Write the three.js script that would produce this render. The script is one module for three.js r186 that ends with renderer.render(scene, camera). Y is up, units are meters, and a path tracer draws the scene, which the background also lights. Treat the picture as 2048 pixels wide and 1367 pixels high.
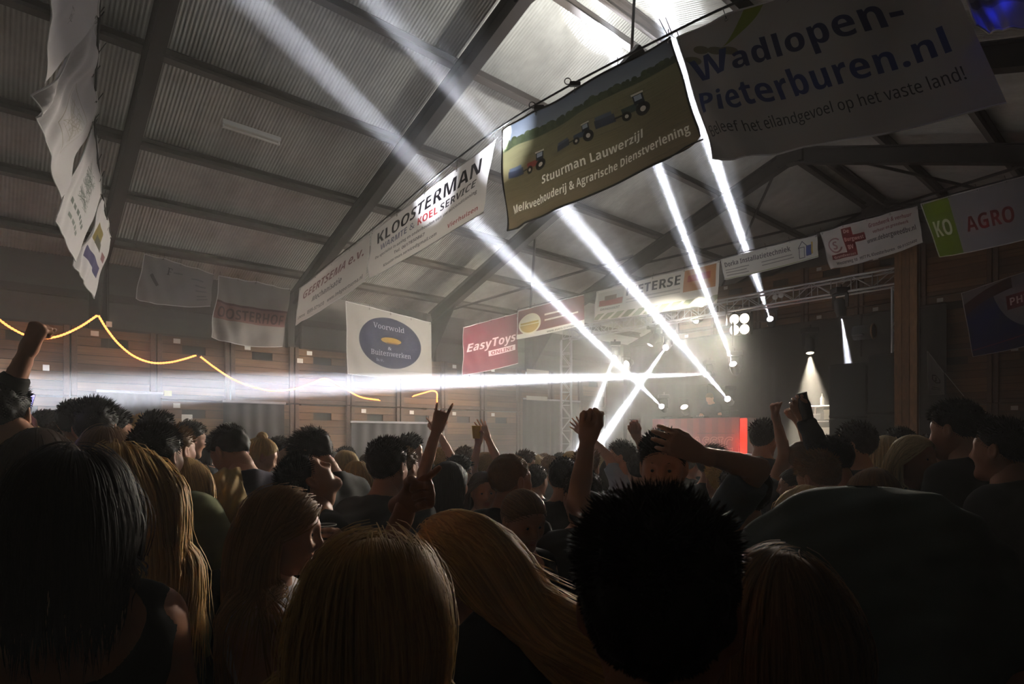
import * as THREE from 'three';
import { mergeGeometries, mergeVertices } from 'three/addons/utils/BufferGeometryUtils.js';
import { RoundedBoxGeometry } from 'three/addons/geometries/RoundedBoxGeometry.js';

// ---------------------------------------------------------------- camera, exposure, haze
const F = 1200, CX = 1024, CY = 870, EYE = 1.8;              // focal length and principal point in pixels of the 2048 x 1367 frame
const scene = new THREE.Scene();
scene.background = new THREE.Color(0x000000);
const camera = new THREE.PerspectiveCamera(2 * Math.atan(683.5 / F) * 180 / Math.PI, 2048 / 1367, 0.05, 100);
camera.position.set(0, EYE, 0);
camera.setViewOffset(2048, 1367, 0, -(CY - 683.5), 2048, 1367);
camera.focus = 9; camera.userData.fStop = 11;
scene.add(camera);
const renderer = new THREE.WebGLRenderer({ antialias: true });
renderer.toneMapping = THREE.LinearToneMapping;
renderer.toneMappingExposure = 1.06;
renderer.shadowMap.enabled = true;
scene.fog = new THREE.FogExp2(0xffffff, 0.021);               // smoke from the stage machines

// ---------------------------------------------------------------- places: the hall's own axes
const TH = 48.9 * Math.PI / 180, U = new THREE.Vector3(Math.sin(TH), 0, -Math.cos(TH)), V = new THREE.Vector3(-Math.cos(TH), 0, -Math.sin(TH));
const PHI = Math.PI / 2 - TH;                                  // rotation.y that turns local x to U and local -z to V
const v3 = (x, y, z) => new THREE.Vector3(x, y, z);
const hall = (a, b, y = 0) => v3(0, 0, 0).addScaledVector(U, a).addScaledVector(V, b).setY(y);
const ray = (px, py) => v3((px - CX) / F, (CY - py) / F, -1);
const at = (px, py, d) => ray(px, py).multiplyScalar(d).add(v3(0, EYE, 0));
const onA = (px, py, a) => { const r = ray(px, py); return at(px, py, a / r.dot(U)); };     // on the cross section a metres down the hall
const onB = (px, py, b) => { const r = ray(px, py); return at(px, py, b / r.dot(V)); };     // on the lengthwise plane b metres to the left
const WB = 13, EAVE = 4.82, RIDGE_B = 5.4, SLOPE = 0.345, RIDGE_Y = EAVE + (WB - RIDGE_B) * SLOPE, GABLE = 17;
const roofY = (b) => (b > RIDGE_B ? EAVE + (WB - b) * SLOPE : RIDGE_Y - (RIDGE_B - b) * SLOPE);
const onRoof = (px, py, lift = 0) => {                          // where the sight line meets the left slope
  const r = ray(px, py), d = (EAVE + lift + WB * SLOPE - EYE) / (r.y + SLOPE * r.dot(V));
  return at(px, py, d);
};
const abOf = (p) => [p.dot(U), p.dot(V), p.y];

// ---------------------------------------------------------------- random numbers and noise
function rng(seed) { let s = seed >>> 0; return () => { s = (s + 0x6d2b79f5) | 0; let t = Math.imul(s ^ (s >>> 15), 1 | s); t = (t + Math.imul(t ^ (t >>> 7), 61 | t)) ^ t; return ((t ^ (t >>> 14)) >>> 0) / 4294967296; }; }
const R = rng(7);
const hash = (x, y, s = 0) => { let h = Math.imul(x, 374761393) ^ Math.imul(y, 668265263) ^ Math.imul(s + 11, 2246822519); h = Math.imul(h ^ (h >>> 13), 1274126177); return ((h ^ (h >>> 16)) >>> 0) / 4294967296; };
function vnoise(x, y, s = 0, wx = 0, wy = 0) {                  // value noise, tiling if wx, wy are given
  const ix = Math.floor(x), iy = Math.floor(y), fx = x - ix, fy = y - iy, u = fx * fx * (3 - 2 * fx), v = fy * fy * (3 - 2 * fy);
  const m = (i, w) => (w ? ((i % w) + w) % w : i), h = (i, j) => hash(m(ix + i, wx), m(iy + j, wy), s);
  return (h(0, 0) * (1 - u) + h(1, 0) * u) * (1 - v) + (h(0, 1) * (1 - u) + h(1, 1) * u) * v;
}
function texture(w, h, f, { srgb = false, repeat = [1, 1] } = {}) {   // f(u, v) -> [r, g, b] in 0..1
  const data = new Uint8Array(w * h * 4);
  for (let y = 0, i = 0; y < h; y++) for (let x = 0; x < w; x++, i += 4) {
    const c = f(x / w, y / h);
    for (let k = 0; k < 3; k++) data[i + k] = Math.max(0, Math.min(255, c[k] * 255));
    data[i + 3] = 255;
  }
  const t = new THREE.DataTexture(data, w, h, THREE.RGBAFormat);
  t.magFilter = t.minFilter = THREE.LinearFilter; t.wrapS = t.wrapT = THREE.RepeatWrapping; t.repeat.set(...repeat);
  if (srgb) t.colorSpace = THREE.SRGBColorSpace;
  t.needsUpdate = true;
  return t;
}
const grainTex = texture(256, 256, (u, v) => { const n = 0.55 * vnoise(u * 4, v * 48, 1, 4, 48) + 0.3 * vnoise(u * 12, v * 120, 2, 12, 120) + 0.15 * vnoise(u * 3, v * 6, 3, 3, 6); const c = 0.55 + 0.45 * n; return [c, c * 0.97, c * 0.93]; }, { srgb: true });
const clothTex = texture(128, 128, (u, v) => { const n = 0.5 + 0.25 * Math.sin(u * 128 * 0.785 * 2) * Math.sin(v * 128 * 0.785 * 2) + 0.25 * vnoise(u * 32, v * 32, 5, 32, 32); return [n, n, n]; }, { repeat: [6, 6] });
const dirtTex = texture(256, 256, (u, v) => { const n = 0.5 * vnoise(u * 6, v * 6, 8, 6, 6) + 0.3 * vnoise(u * 20, v * 20, 9, 20, 20) + 0.2 * vnoise(u * 60, v * 60, 10, 60, 60); const c = 0.72 + 0.28 * n; return [c, c, c]; }, { srgb: true });

// ---------------------------------------------------------------- naming and tagging
const taken = new Map();
function numbered(name) { const n = taken.get(name) ?? 0; taken.set(name, n + 1); return n ? `${name}_${String(n).padStart(3, '0')}` : name; }
const shade = (o) => { o.traverse((m) => { if (m.isMesh) { m.castShadow = true; m.receiveShadow = true; } }); return o; };
function tag(o, label, category, group) { o.userData = { label, category, ...(group ? { group } : {}) }; return o; }
function thing(name, label, category, pos, turn = 0, group) {
  const o = new THREE.Group(); o.name = numbered(name); o.position.copy(pos); o.rotation.y = turn;
  tag(o, label, category, group); scene.add(o); return o;
}
function part(name, geo, mat, parent, label) {
  const m = new THREE.Mesh(geo, mat); m.name = name; if (label) m.userData.label = label;
  m.castShadow = m.receiveShadow = true; parent.add(m); return m;
}
function mesh(name, geo, mat, label, category, group) {
  const m = new THREE.Mesh(geo, mat); m.name = numbered(name); m.castShadow = m.receiveShadow = true; tag(m, label, category, group); scene.add(m); return m;
}
function struct(name, parent = scene) { const o = new THREE.Group(); o.name = name; if (parent === scene) o.userData = { kind: 'structure' }; parent.add(o); return o; }
function box(w, h, d, x = 0, y = 0, z = 0) { return new THREE.BoxGeometry(w, h, d).translate(x, y, z); }
function rbox(w, h, d, r = 0.01, x = 0, y = 0, z = 0) { return new RoundedBoxGeometry(w, h, d, 2, r).translate(x, y, z); }
function cyl(r0, r1, h, n = 16, x = 0, y = 0, z = 0) { return new THREE.CylinderGeometry(r0, r1, h, n).translate(x, y, z); }
function clean(g) { const k = g.index ? g.toNonIndexed() : g; for (const n of Object.keys(k.attributes)) if (!['position', 'normal', 'uv'].includes(n)) k.deleteAttribute(n); return k; }
const merge = (list) => mergeGeometries(list.map(clean), false);
function tube(points, r, seg = 32, n = 8) { return new THREE.TubeGeometry(new THREE.CatmullRomCurve3(points), seg, r, n, false); }
function bar(p, q, w, h = w, up = v3(0, 1, 0)) {               // a box from p to q, w wide and h high
  const d = q.clone().sub(p), L = d.length(), g = new THREE.BoxGeometry(w, h, L);
  const z = d.normalize(), x = up.clone().cross(z).normalize(), y = z.clone().cross(x);
  g.applyMatrix4(new THREE.Matrix4().makeBasis(x, y, z).setPosition(p.clone().add(q).multiplyScalar(0.5)));
  return g;
}
function rod(p, q, r, n = 8) {
  const d = q.clone().sub(p), g = new THREE.CylinderGeometry(r, r, d.length(), n);
  g.applyQuaternion(new THREE.Quaternion().setFromUnitVectors(v3(0, 1, 0), d.clone().normalize())).translate(...p.clone().add(q).multiplyScalar(0.5).toArray());
  return g;
}
function ibeam(p, q, w, h, up = v3(0, 1, 0)) {                  // an I section from p to q
  const d = q.clone().sub(p), L = d.length(), t = 0.02;
  const g = merge([new THREE.BoxGeometry(w, t, L).translate(0, h / 2 - t / 2, 0), new THREE.BoxGeometry(w, t, L).translate(0, -h / 2 + t / 2, 0), new THREE.BoxGeometry(0.016, h - 2 * t, L)]);
  const z = d.normalize(), x = up.clone().cross(z).normalize(), y = z.clone().cross(x);
  return g.applyMatrix4(new THREE.Matrix4().makeBasis(x, y, z).setPosition(p.clone().add(q).multiplyScalar(0.5)));
}
const std = (color, o = {}) => new THREE.MeshStandardMaterial({ color, roughness: 0.8, ...o });
const M = {
  steel: std(0x2a2422, { roughness: 0.55, metalness: 0.3 }), purlin: std(0x4a423d, { roughness: 0.75 }), sheet: std(0xcfcfca, { roughness: 0.5, map: dirtTex }), wallSheet: std(0x6d6662, { roughness: 0.7, map: dirtTex }),
  concrete: std(0x4b4845, { roughness: 0.9, map: dirtTex }), alu: std(0xb9bbbf, { roughness: 0.35, metalness: 0.85 }), black: std(0x101011, { roughness: 0.6 }), blackCloth: std(0x0b0b0c, { roughness: 0.95 }),
  darkPanel: std(0x2a2226, { roughness: 0.85 }), white: std(0xe6e6e4, { roughness: 0.6 }), rope: std(0x252322, { roughness: 0.9 }), chrome: std(0xd0d0d0, { roughness: 0.2, metalness: 1 }),
  planks: [0x8b6443, 0x7d5a3e, 0x9a7350, 0x73533b].map((c) => std(c, { roughness: 0.85, map: grainTex })), post: std(0x6a5040, { roughness: 0.85, map: grainTex }),
};
// ---------------------------------------------------------------- the hall: floor, walls, roof
{
  const g = struct('floor');
  part('concrete_slab', new THREE.BoxGeometry(28, 0.2, 18).translate(6, -0.1, -6), M.concrete, g).rotation.y = PHI;
}
{
  const g = struct('wall_left'); g.rotation.y = PHI;
  part('wall_panel', new THREE.BoxGeometry(28, 5.2, 0.12).translate(6, 2.6, -(WB + 0.46)), M.wallSheet, g);
  for (const y of [3.72, 4.35]) part('wall_rail', new THREE.BoxGeometry(28, 0.14, 0.08).translate(6, y, -(WB + 0.36)), M.purlin, g);
}
{
  const g = struct('wall_right'); g.rotation.y = PHI;
  part('wall_panel', new THREE.BoxGeometry(28, 5.2, 0.12).translate(6, 2.6, 2.5), M.wallSheet, g);
}
{
  const g = struct('wall_rear'); g.rotation.y = PHI;
  part('wall_panel', new THREE.BoxGeometry(0.12, 8, 16.2).translate(-7.9, 4, -5.4), M.wallSheet, g);
}
{                                                               // the gable behind the stage
  const g = struct('wall_back'); g.rotation.y = PHI;
  const s = new THREE.Shape([[-2.6, 0], [13.5, 0], [13.5, EAVE - 0.1], [RIDGE_B, RIDGE_Y + 0.25], [-2.6, RIDGE_Y + 0.25 - (RIDGE_B + 2.6) * SLOPE]].map(([b, y]) => new THREE.Vector2(b, y)));
  part('wall_panel', new THREE.ExtrudeGeometry(s, { depth: 0.1, bevelEnabled: false }).rotateY(Math.PI / 2).translate(GABLE + 0.06, 0, 0), M.wallSheet, g);
}
{                                                               // roof: frames, purlins, corrugated sheets, braces
  const roof = struct('ceiling'); roof.rotation.y = PHI;
  const FR = [-5.6, -2.05, 1.5, 5.05, 8.6, 12.15, 16.8];
  const loc = (a, b, y) => v3(a, y, -b);
  FR.forEach((a) => {
    const f = struct('portal_frame', roof);
    part('rafter', ibeam(loc(a, WB, EAVE - 0.02), loc(a, RIDGE_B - 0.02, RIDGE_Y - 0.02), 0.17, 0.3), M.steel, f);
    part('rafter', ibeam(loc(a, -2.3, roofY(-2.3) - 0.02), loc(a, RIDGE_B + 0.02, RIDGE_Y - 0.02), 0.17, 0.3), M.steel, f);
    part('column', ibeam(loc(a, WB + 0.1, 0), loc(a, WB + 0.1, EAVE + 0.1), 0.17, 0.3, v3(1, 0, 0)), M.steel, f);
    part('column', ibeam(loc(a, -2.32, 0), loc(a, -2.32, roofY(-2.3)), 0.17, 0.3, v3(1, 0, 0)), M.steel, f);
    const h = new THREE.Shape([[0, 0], [-1.1, 1.1 * SLOPE - 0.0], [0, -0.9]].map(([x, y]) => new THREE.Vector2(x, y)));
    part('haunch_plate', new THREE.ExtrudeGeometry(h, { depth: 0.02, bevelEnabled: false }).rotateY(Math.PI / 2).translate(a - 0.01, EAVE - 0.15, -WB), M.steel, f);
    part('ridge_plate', new THREE.BoxGeometry(0.2, 0.34, 0.5).translate(a, RIDGE_Y - 0.04, -RIDGE_B), M.steel, f);
  });
  const bs = [12.6, 11.35, 10.15, 8.6, 7.05, 5.62];
  const rightBs = [5.18, 3.75, 2.2, 0.65, -0.9, -2.2];
  const slopeTurn = Math.atan(SLOPE);
  for (const [list, sg] of [[bs, 1], [rightBs, -1]]) for (const b of list)
    for (let i = 0; i < FR.length - 1; i++) {
      const q = merge([new THREE.BoxGeometry(FR[i + 1] - FR[i] - 0.006, 0.16, 0.012), new THREE.BoxGeometry(FR[i + 1] - FR[i] - 0.006, 0.012, 0.09).translate(0, 0.074, 0.04), new THREE.BoxGeometry(FR[i + 1] - FR[i] - 0.006, 0.012, 0.09).translate(0, -0.074, 0.04)]);
      const m = part('purlin', q, M.purlin, roof); m.rotation.x = -sg * slopeTurn; m.position.set((FR[i] + FR[i + 1]) / 2, roofY(b) + 0.23, -b);
    }
  // corrugated sheets, one per bay and purlin gap; the ribs run down the slope
  const pitch = 0.048, depthR = 0.009;
  function sheet(w, l) {
    const n = Math.round(w / pitch) * 4, pos = [], idx = [], uv = [];
    for (let j = 0; j < 2; j++) for (let i = 0; i <= n; i++) {
      const t = i / n * w, ph = (i % 4), h = ph === 0 || ph === 3 ? 0 : depthR;
      pos.push(t - w / 2, h, (j - 0.5) * l); uv.push(t * 0.25, j * l * 0.25);
    }
    for (let i = 0; i < n; i++) idx.push(i, i + n + 1, i + 1, i + 1, i + n + 1, i + n + 2);
    const g = new THREE.BufferGeometry(); g.setAttribute('position', new THREE.Float32BufferAttribute(pos, 3)); g.setAttribute('uv', new THREE.Float32BufferAttribute(uv, 2)); g.setIndex(idx);
    const k = g.toNonIndexed(); k.computeVertexNormals(); return k;
  }
  const edgesL = [13.6, 12.6, 11.35, 10.15, 8.6, 7.05, RIDGE_B], edgesR = [RIDGE_B, 3.75, 2.2, 0.65, -0.9, -2.7];
  for (const [e, sg] of [[edgesL, 1], [edgesR, -1]]) for (let j = 0; j < e.length - 1; j++) for (let i = 0; i < FR.length - 1; i++) {
    const b = (e[j] + e[j + 1]) / 2, l = (e[j] - e[j + 1]) / Math.cos(slopeTurn) + 0.03;
    const m = part('roof_sheet', sheet(FR[i + 1] - FR[i] + (i === FR.length - 2 ? 0.4 : 0.02), l), M.sheet, roof); m.rotation.x = -sg * slopeTurn;
    const yb = b > RIDGE_B ? EAVE + (WB - b) * SLOPE : RIDGE_Y - (RIDGE_B - b) * SLOPE;
    m.position.set((FR[i] + FR[i + 1]) / 2 + (i === FR.length - 2 ? 0.2 : 0), yb + 0.33 + (i % 2) * 0.004, -b);
  }
  part('roof_backing', new THREE.BoxGeometry(26, 0.08, 8.9).rotateX(-slopeTurn).translate(5.2, roofY(9.4) + 0.45, -9.4), M.wallSheet, roof);
  part('roof_backing', new THREE.BoxGeometry(26, 0.08, 8.9).rotateX(slopeTurn).translate(5.2, roofY(1.4) + 0.45, -1.4), M.wallSheet, roof);
  // wind bracing rods in the last bay, both slopes
  const rl = (a, b) => loc(a, b, roofY(b) + 0.1);
  for (const [a0, b0, a1, b1] of [[12.3, 9.6, 16.7, 5.7], [12.3, 5.7, 16.7, 9.6], [12.3, 5.0, 16.7, 1.2], [12.3, 1.2, 16.7, 5.0], [8.7, 13, 12, 9.2], [8.7, 9.2, 12, 13]]) part('brace_rod', rod(rl(a0, b0), rl(a1, b1), 0.03), M.steel, roof);
}
{                                                               // dead fluorescent batten under a purlin
  const p = onRoof(443, 247, 0.05), q = onRoof(560, 285, 0.05), mid = p.clone().add(q).multiplyScalar(0.5), L = p.distanceTo(q);
  const t = thing('fluorescent_batten', 'unlit white fluorescent batten fixed along a roof purlin', 'ceiling light', mid); t.quaternion.setFromUnitVectors(v3(1, 0, 0), q.clone().sub(p).normalize());
  part('housing', rbox(L, 0.07, 0.1, 0.015, 0, 0.03, 0), M.white, t);
  part('tube', cyl(0.016, 0.016, L * 0.94, 12).rotateZ(Math.PI / 2).translate(0, -0.035, 0), std(0xe8e6e0, { roughness: 0.3 }), t);
  for (const s of [-1, 1]) part('tube_holder', rbox(0.03, 0.06, 0.05, 0.008, s * L * 0.475, -0.02, 0), M.white, t);
}
// ---------------------------------------------------------------- the wall of stacked potato crates
{
  const W = 1.3, H = 1.24, D = 0.4;
  const board = M.planks.map((_, k) => { const g = rbox(W - 0.02, 0.15, 0.022, 0.004); const uv = g.attributes.uv, p = g.attributes.position; for (let i = 0; i < uv.count; i++) uv.setXY(i, p.getX(i) * 0.5 + k * 0.37, p.getY(i) * 2.2 + k * 0.23); return g; });
  const short = rbox(0.43, 0.15, 0.022, 0.004), postG = rbox(0.085, H - 0.02, 0.07, 0.008), runner = rbox(W - 0.02, 0.09, 0.1, 0.01);
  const dark = std(0x0c0a09);
  function crate(k) {
    const t = new THREE.Group();
    for (let r = 0; r < 7; r++) {
      const y = 0.175 + r * 0.16;
      if (r === 5) { for (const s of [-1, 1]) { const m = part('plank', short, M.planks[(k + r) % 4], t); m.position.set(s * 0.425, y, 0); } continue; }
      const m = part('plank', board[(k * 3 + r) % 4], M.planks[(k + r * 3 + (r >> 1)) % 4], t); m.position.set(0, y, (hash(k, r, 6) - 0.5) * 0.008); m.rotation.z = (hash(k, r, 7) - 0.5) * 0.004;
    }
    for (const s of [-1, 1]) part('corner_post', postG, M.post, t).position.set(s * (W / 2 - 0.05), H / 2, 0.042);
    part('skid', runner, M.post, t).position.set(0, 0.045, -0.02);
    if (k !== 3) part('label_card', box(0.12, 0.09, 0.004, -0.3, 1.13, 0.016), M.white, t);
    part('lining', box(W - 0.04, H - 0.06, 0.01, 0, H / 2, -0.05), dark, t);
    return t;
  }
  const kinds = [0, 1, 2, 3, 4].map(crate);
  const rows = ['bottom', 'middle', 'top'];
  const ORD = ['first', 'second', 'third', 'fourth', 'fifth', 'sixth', 'seventh', 'eighth', 'ninth', 'tenth', 'eleventh', 'twelfth', 'thirteenth'];
  for (let c = 0; c < 13; c++) for (let r = 0; r < 3; r++) {
    const o = kinds[(c * 2 + r * 3) % 5].clone(); o.name = numbered('potato_crate'); scene.add(o);
    o.position.copy(hall(-1.55 + (c + 0.5) * (W + 0.012), WB + 0.02 - hash(c, r, 9) * 0.03, r * (H + 0.005))); o.rotation.y = PHI;
    tag(o, `slatted wooden potato crate in the ${rows[r]} layer of the crate wall, ${ORD[c]} from the left`, 'crate', 'stacked crates along the side wall');
  }
  const lay = ['bottom', 'second', 'third', 'fourth', 'top'];
  for (let c = 0; c < 11; c++) for (let r = 0; r < 5; r++) {
    if (r > 2 && c === 0) continue;
    const b = 12.1 - (c + 0.5) * (W + 0.012);
    const o = kinds[(c * 3 + r * 2 + 1) % 5].clone(); o.name = numbered('potato_crate'); scene.add(o);
    o.position.copy(hall(GABLE - 0.75 + hash(c, r, 19) * 0.03, b, r * (H + 0.005))); o.rotation.y = PHI - Math.PI / 2;
    tag(o, `slatted wooden potato crate behind the stage, ${lay[r]} layer, ${ORD[c]} from the corner`, 'crate', 'stacked crates behind the stage');
  }
}
// dark drapes that cover the lower crates
for (const [x0, x1, y, lab] of [[196, 322, 786, 'wide dark drape hung low on the crate wall under the first light chain'], [447, 568, 806, 'dark drape with a pale top edge hung on the crate wall beside the pictogram sign'], [702, 862, 846, 'low dark drape on the crate wall left of the raised horned hand'], [1046, 1158, 801, 'grey lit drape on the crate wall next to the white tower post']]) {
  const p = onB(x0, y, WB - 0.1), q = onB(x1, y + 0, WB - 0.1), a0 = p.dot(U), a1 = q.dot(U), top = (p.y + q.y) / 2, w = a1 - a0;
  const t = thing('wall_drape', lab, 'drape', hall((a0 + a1) / 2, WB - 0.1, 0), PHI, 'dark drapes on the crate wall');
  const n = 48, g = new THREE.PlaneGeometry(w, top - 0.05, n, 6); const ps = g.attributes.position;
  for (let i = 0; i < ps.count; i++) ps.setZ(i, 0.035 * Math.sin(ps.getX(i) * 22 + 0.6 * Math.sin(ps.getX(i) * 5)) * (0.6 + 0.4 * (0.5 - ps.getY(i) / top)));
  g.computeVertexNormals(); part('cloth', g.translate(0, (top + 0.05) / 2, 0), M.darkPanel, t);
  part('top_rail', rbox(w + 0.06, 0.05, 0.05, 0.01, 0, top + 0.02, 0.02), std(0x9c9aa2), t);
}
// ---------------------------------------------------------------- banners
function canvasTex(w, h, draw) {
  const c = document.createElement('canvas'); c.width = w; c.height = h;
  const g = c.getContext('2d'); draw(g, w, h);
  const t = new THREE.CanvasTexture(c); t.colorSpace = THREE.SRGBColorSpace; t.magFilter = THREE.LinearFilter; t.anisotropy = 4; return t;
}
function txt(g, s, x, y, size, color, { font = 'sans-serif', weight = 'bold', align = 'center', skew = 0, width, stroke } = {}) {
  g.save(); g.translate(x, y); g.transform(1, 0, -skew, 1, 0, 0); g.font = `${weight} ${size}px ${font}`; g.textAlign = align; g.textBaseline = 'alphabetic';
  if (width) { const m = g.measureText(s).width; g.scale(width / m, 1); }
  if (stroke) { g.lineWidth = stroke; g.strokeStyle = color; g.strokeText(s, 0, 0); } else { g.fillStyle = color; g.fillText(s, 0, 0); }
  g.restore();
}
const fill = (g, c, x, y, w, h) => { g.fillStyle = c; g.fillRect(x, y, w, h); };
const eyeletMat = M.chrome;
// corners: top left, top right, bottom right, bottom left as the reader sees them
function banner(label, [tl, tr, br, bl], tex, { sag = 0.03, fold = 0.02, curl = 0, seed = 1, hem = 0xdddddd, thru = 0.3, group, round = 0, name = 'banner', nx = 40, ny = 16, ties = 5 } = {}) {
  const o = tl.clone(), L = (p) => p.clone().sub(o);
  const A = L(tl), B = L(tr), C = L(br), D = L(bl), N = B.clone().sub(A).cross(D.clone().sub(A)).normalize();
  const t = thing(name, label, 'banner', o, 0, group), r = rng(seed * 97 + 5), ph = [r() * 6, r() * 6, r() * 6];
  const P = (u, v) => {
    const p = A.clone().multiplyScalar((1 - u) * (1 - v)).addScaledVector(B, u * (1 - v)).addScaledVector(C, u * v).addScaledVector(D, (1 - u) * v);
    const e = 4 * u * (1 - u), w = v * (1 - v) * 4;
    p.y -= sag * (0.35 * Math.abs(Math.sin(u * Math.PI * (ties - 1))) * (1 - v) * (1 - v) * 0.5 + e * v * 0.8 - e * (1 - v) * 0.2);
    const f = fold * (Math.sin(u * 13 + v * 4 + ph[0]) * 0.35 + Math.sin((u + v) * 8 + ph[1]) * 0.5 * w + 0.8 * Math.sin(u * 31 - v * 9 + ph[2]) * Math.exp(-u * 5) * (0.3 + v)) + curl * v * v;
    return p.addScaledVector(N, f);
  };
  const pos = [], uv = [], idx = [];
  for (let j = 0; j <= ny; j++) for (let i = 0; i <= nx; i++) {
    let u = i / nx, v = j / ny;
    if (round) { const du = Math.max(0, u - (1 - round)) / round, dv = Math.max(0, v - (1 - round)) / round, l = Math.hypot(du, dv); if (l > 1) { u = 1 - round + round * du / l; v = 1 - round + round * dv / l; } }
    pos.push(...P(u, v).toArray()); uv.push(u, 1 - v);
  }
  for (let j = 0; j < ny; j++) for (let i = 0; i < nx; i++) { const a = j * (nx + 1) + i, b = a + nx + 1; idx.push(a, b, a + 1, a + 1, b, b + 1); }
  const g = new THREE.BufferGeometry(); g.setAttribute('position', new THREE.Float32BufferAttribute(pos, 3)); g.setAttribute('uv', new THREE.Float32BufferAttribute(uv, 2)); g.setIndex(idx); g.computeVertexNormals();
  part('cloth', g, new THREE.MeshPhysicalMaterial({ map: tex, roughness: 1, transmission: thru, thickness: 0, side: THREE.DoubleSide, specularIntensity: 0.3 }), t);
  const hm = std(hem, { roughness: 0.8 }), edge = (f) => { const pts = []; for (let i = 0; i <= 16; i++) pts.push(f(i / 16)); return tube(pts, 0.008, 32, 6); };
  part('hem', merge([edge((s) => P(s, 0)), edge((s) => P(s, 1).lerp(P(s, 0.97), round && s > 1 - round ? 1 : 0)), edge((s) => P(0, s))]), hm, t);
  const ring = new THREE.TorusGeometry(0.016, 0.005, 6, 12); ring.applyQuaternion(new THREE.Quaternion().setFromUnitVectors(v3(0, 0, 1), N));
  const up = D.clone().sub(A).normalize().multiplyScalar(-1);
  for (let i = 0; i < ties; i++) {
    const u = 0.01 + 0.98 * i / (ties - 1), p = P(u, 0.03);
    part('eyelet', ring, eyeletMat, t).position.copy(p.clone().addScaledVector(N, 0.004));
    part('tie', rod(p, p.clone().addScaledVector(up, 0.12), 0.004, 5), M.rope, t);
  }
  return t;
}
const quadA = (a, ...px) => px.map(([x, y]) => onA(x, y, a));
const quadB = (b, ...px) => px.map(([x, y]) => onB(x, y, b));
const MID = 4.85, FRONT = 11.95;
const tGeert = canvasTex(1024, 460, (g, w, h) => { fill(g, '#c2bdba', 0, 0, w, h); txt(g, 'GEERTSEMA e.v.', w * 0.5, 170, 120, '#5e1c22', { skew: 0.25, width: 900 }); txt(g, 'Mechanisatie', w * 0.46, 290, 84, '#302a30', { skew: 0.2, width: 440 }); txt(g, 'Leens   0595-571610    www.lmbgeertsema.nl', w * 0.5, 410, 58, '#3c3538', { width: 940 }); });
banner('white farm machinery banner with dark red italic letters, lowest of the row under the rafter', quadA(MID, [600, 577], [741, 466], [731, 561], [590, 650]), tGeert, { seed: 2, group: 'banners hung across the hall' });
const tKloos = canvasTex(1400, 640, (g, w, h) => { fill(g, '#cbc7c4', 0, 0, w, h); txt(g, 'KLOOSTERMAN', w * 0.5, 215, 190, '#17161a', { width: 1220 });
  txt(g, 'WARMTE', 160, 330, 100, '#4a4d66', { align: 'left', width: 370 }); txt(g, '&', 590, 330, 96, '#4a4d66', { weight: 'normal' }); txt(g, 'KOEL', 650, 330, 104, '#a3262a', { align: 'left', width: 230 }); txt(g, 'SERVICE', 900, 330, 104, '#201e22', { align: 'left', width: 380 });
  txt(g, 'De specialist in aanleg en onderhouden van uw airconditioning', w * 0.5, 410, 48, '#3a3639', { width: 1220 }); txt(g, 'Tel. 0617850867', 560, 490, 52, '#2f2c30'); txt(g, 'Kloosterman.service@gmail.com', 560, 570, 52, '#2f2c30', { width: 700 }); txt(g, 'Vierhuizen', 1340, 580, 60, '#8b2326', { align: 'right' }); });
banner('white heating and cooling firm banner with one corner blazing in a light beam', quadA(MID, [743, 466], [991, 278], [966, 424], [736, 559]), tKloos, { seed: 3, group: 'banners hung across the hall' });
const tractor = (g, x, y, s, body) => { g.save(); g.translate(x, y); g.scale(s, s);
  fill(g, body, -60, -48, 74, 34); fill(g, '#20242c', 2, -84, 48, 46); fill(g, '#8f98a8', 8, -80, 34, 24); fill(g, '#b9b2a6', -2, -92, 56, 9);
  for (const [wx, r] of [[-44, 22], [34, 33]]) { g.fillStyle = '#15130f'; g.beginPath(); g.arc(wx, -8, r, 0, 7); g.fill(); g.fillStyle = '#b7ada0'; g.beginPath(); g.arc(wx, -8, r * 0.4, 0, 7); g.fill(); }
  fill(g, '#2e3340', -190, -46, 96, 40); fill(g, '#46505e', -184, -62, 80, 18); fill(g, '#1d1b18', -100, -24, 44, 8); g.restore(); };
const tStuur = canvasTex(1536, 840, (g, w, h) => {
  const sky = g.createLinearGradient(0, 0, 0, 190); sky.addColorStop(0, '#565d68'); sky.addColorStop(1, '#7d838b'); g.fillStyle = sky; g.fillRect(0, 0, w, 190);
  fill(g, '#3c4230', 0, 160, w, 44); const r = rng(5); for (let i = 0; i < 120; i++) { g.fillStyle = ['#343b28', '#434a34', '#3a4030'][i % 3]; g.beginPath(); g.arc(r() * w, 172 - r() * 22, 10 + r() * 26, 0, 7); g.fill(); }
  const f = g.createLinearGradient(0, 200, 0, h); f.addColorStop(0, '#6a674b'); f.addColorStop(0.4, '#6b6347'); f.addColorStop(1, '#6c5f48'); g.fillStyle = f; g.fillRect(0, 200, w, h - 200);
  for (let i = 0; i < 900; i++) { g.globalAlpha = 0.25; g.fillStyle = ['#78735a', '#454130', '#6b604a'][i % 3]; const y = 200 + r() * (h - 200); g.fillRect(r() * w, y, 60 + r() * 160, 2 + r() * 4); } g.globalAlpha = 1;
  tractor(g, 330, 440, 1.45, '#7a3029'); tractor(g, 800, 420, 1.25, '#34404f'); tractor(g, 1190, 400, 1.5, '#2f3a36');
  txt(g, 'Stuurman Lauwerzijl', 800, 600, 92, '#f0ece2', { width: 820, skew: 0.08 }); txt(g, 'Melkveehouderij & Agrarische Dienstverlening', 790, 735, 86, '#f0ece2', { width: 1400, skew: 0.08 });
  g.strokeStyle = '#16150f'; g.lineWidth = 14; g.strokeRect(5, 5, w - 10, h - 10); });
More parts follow.
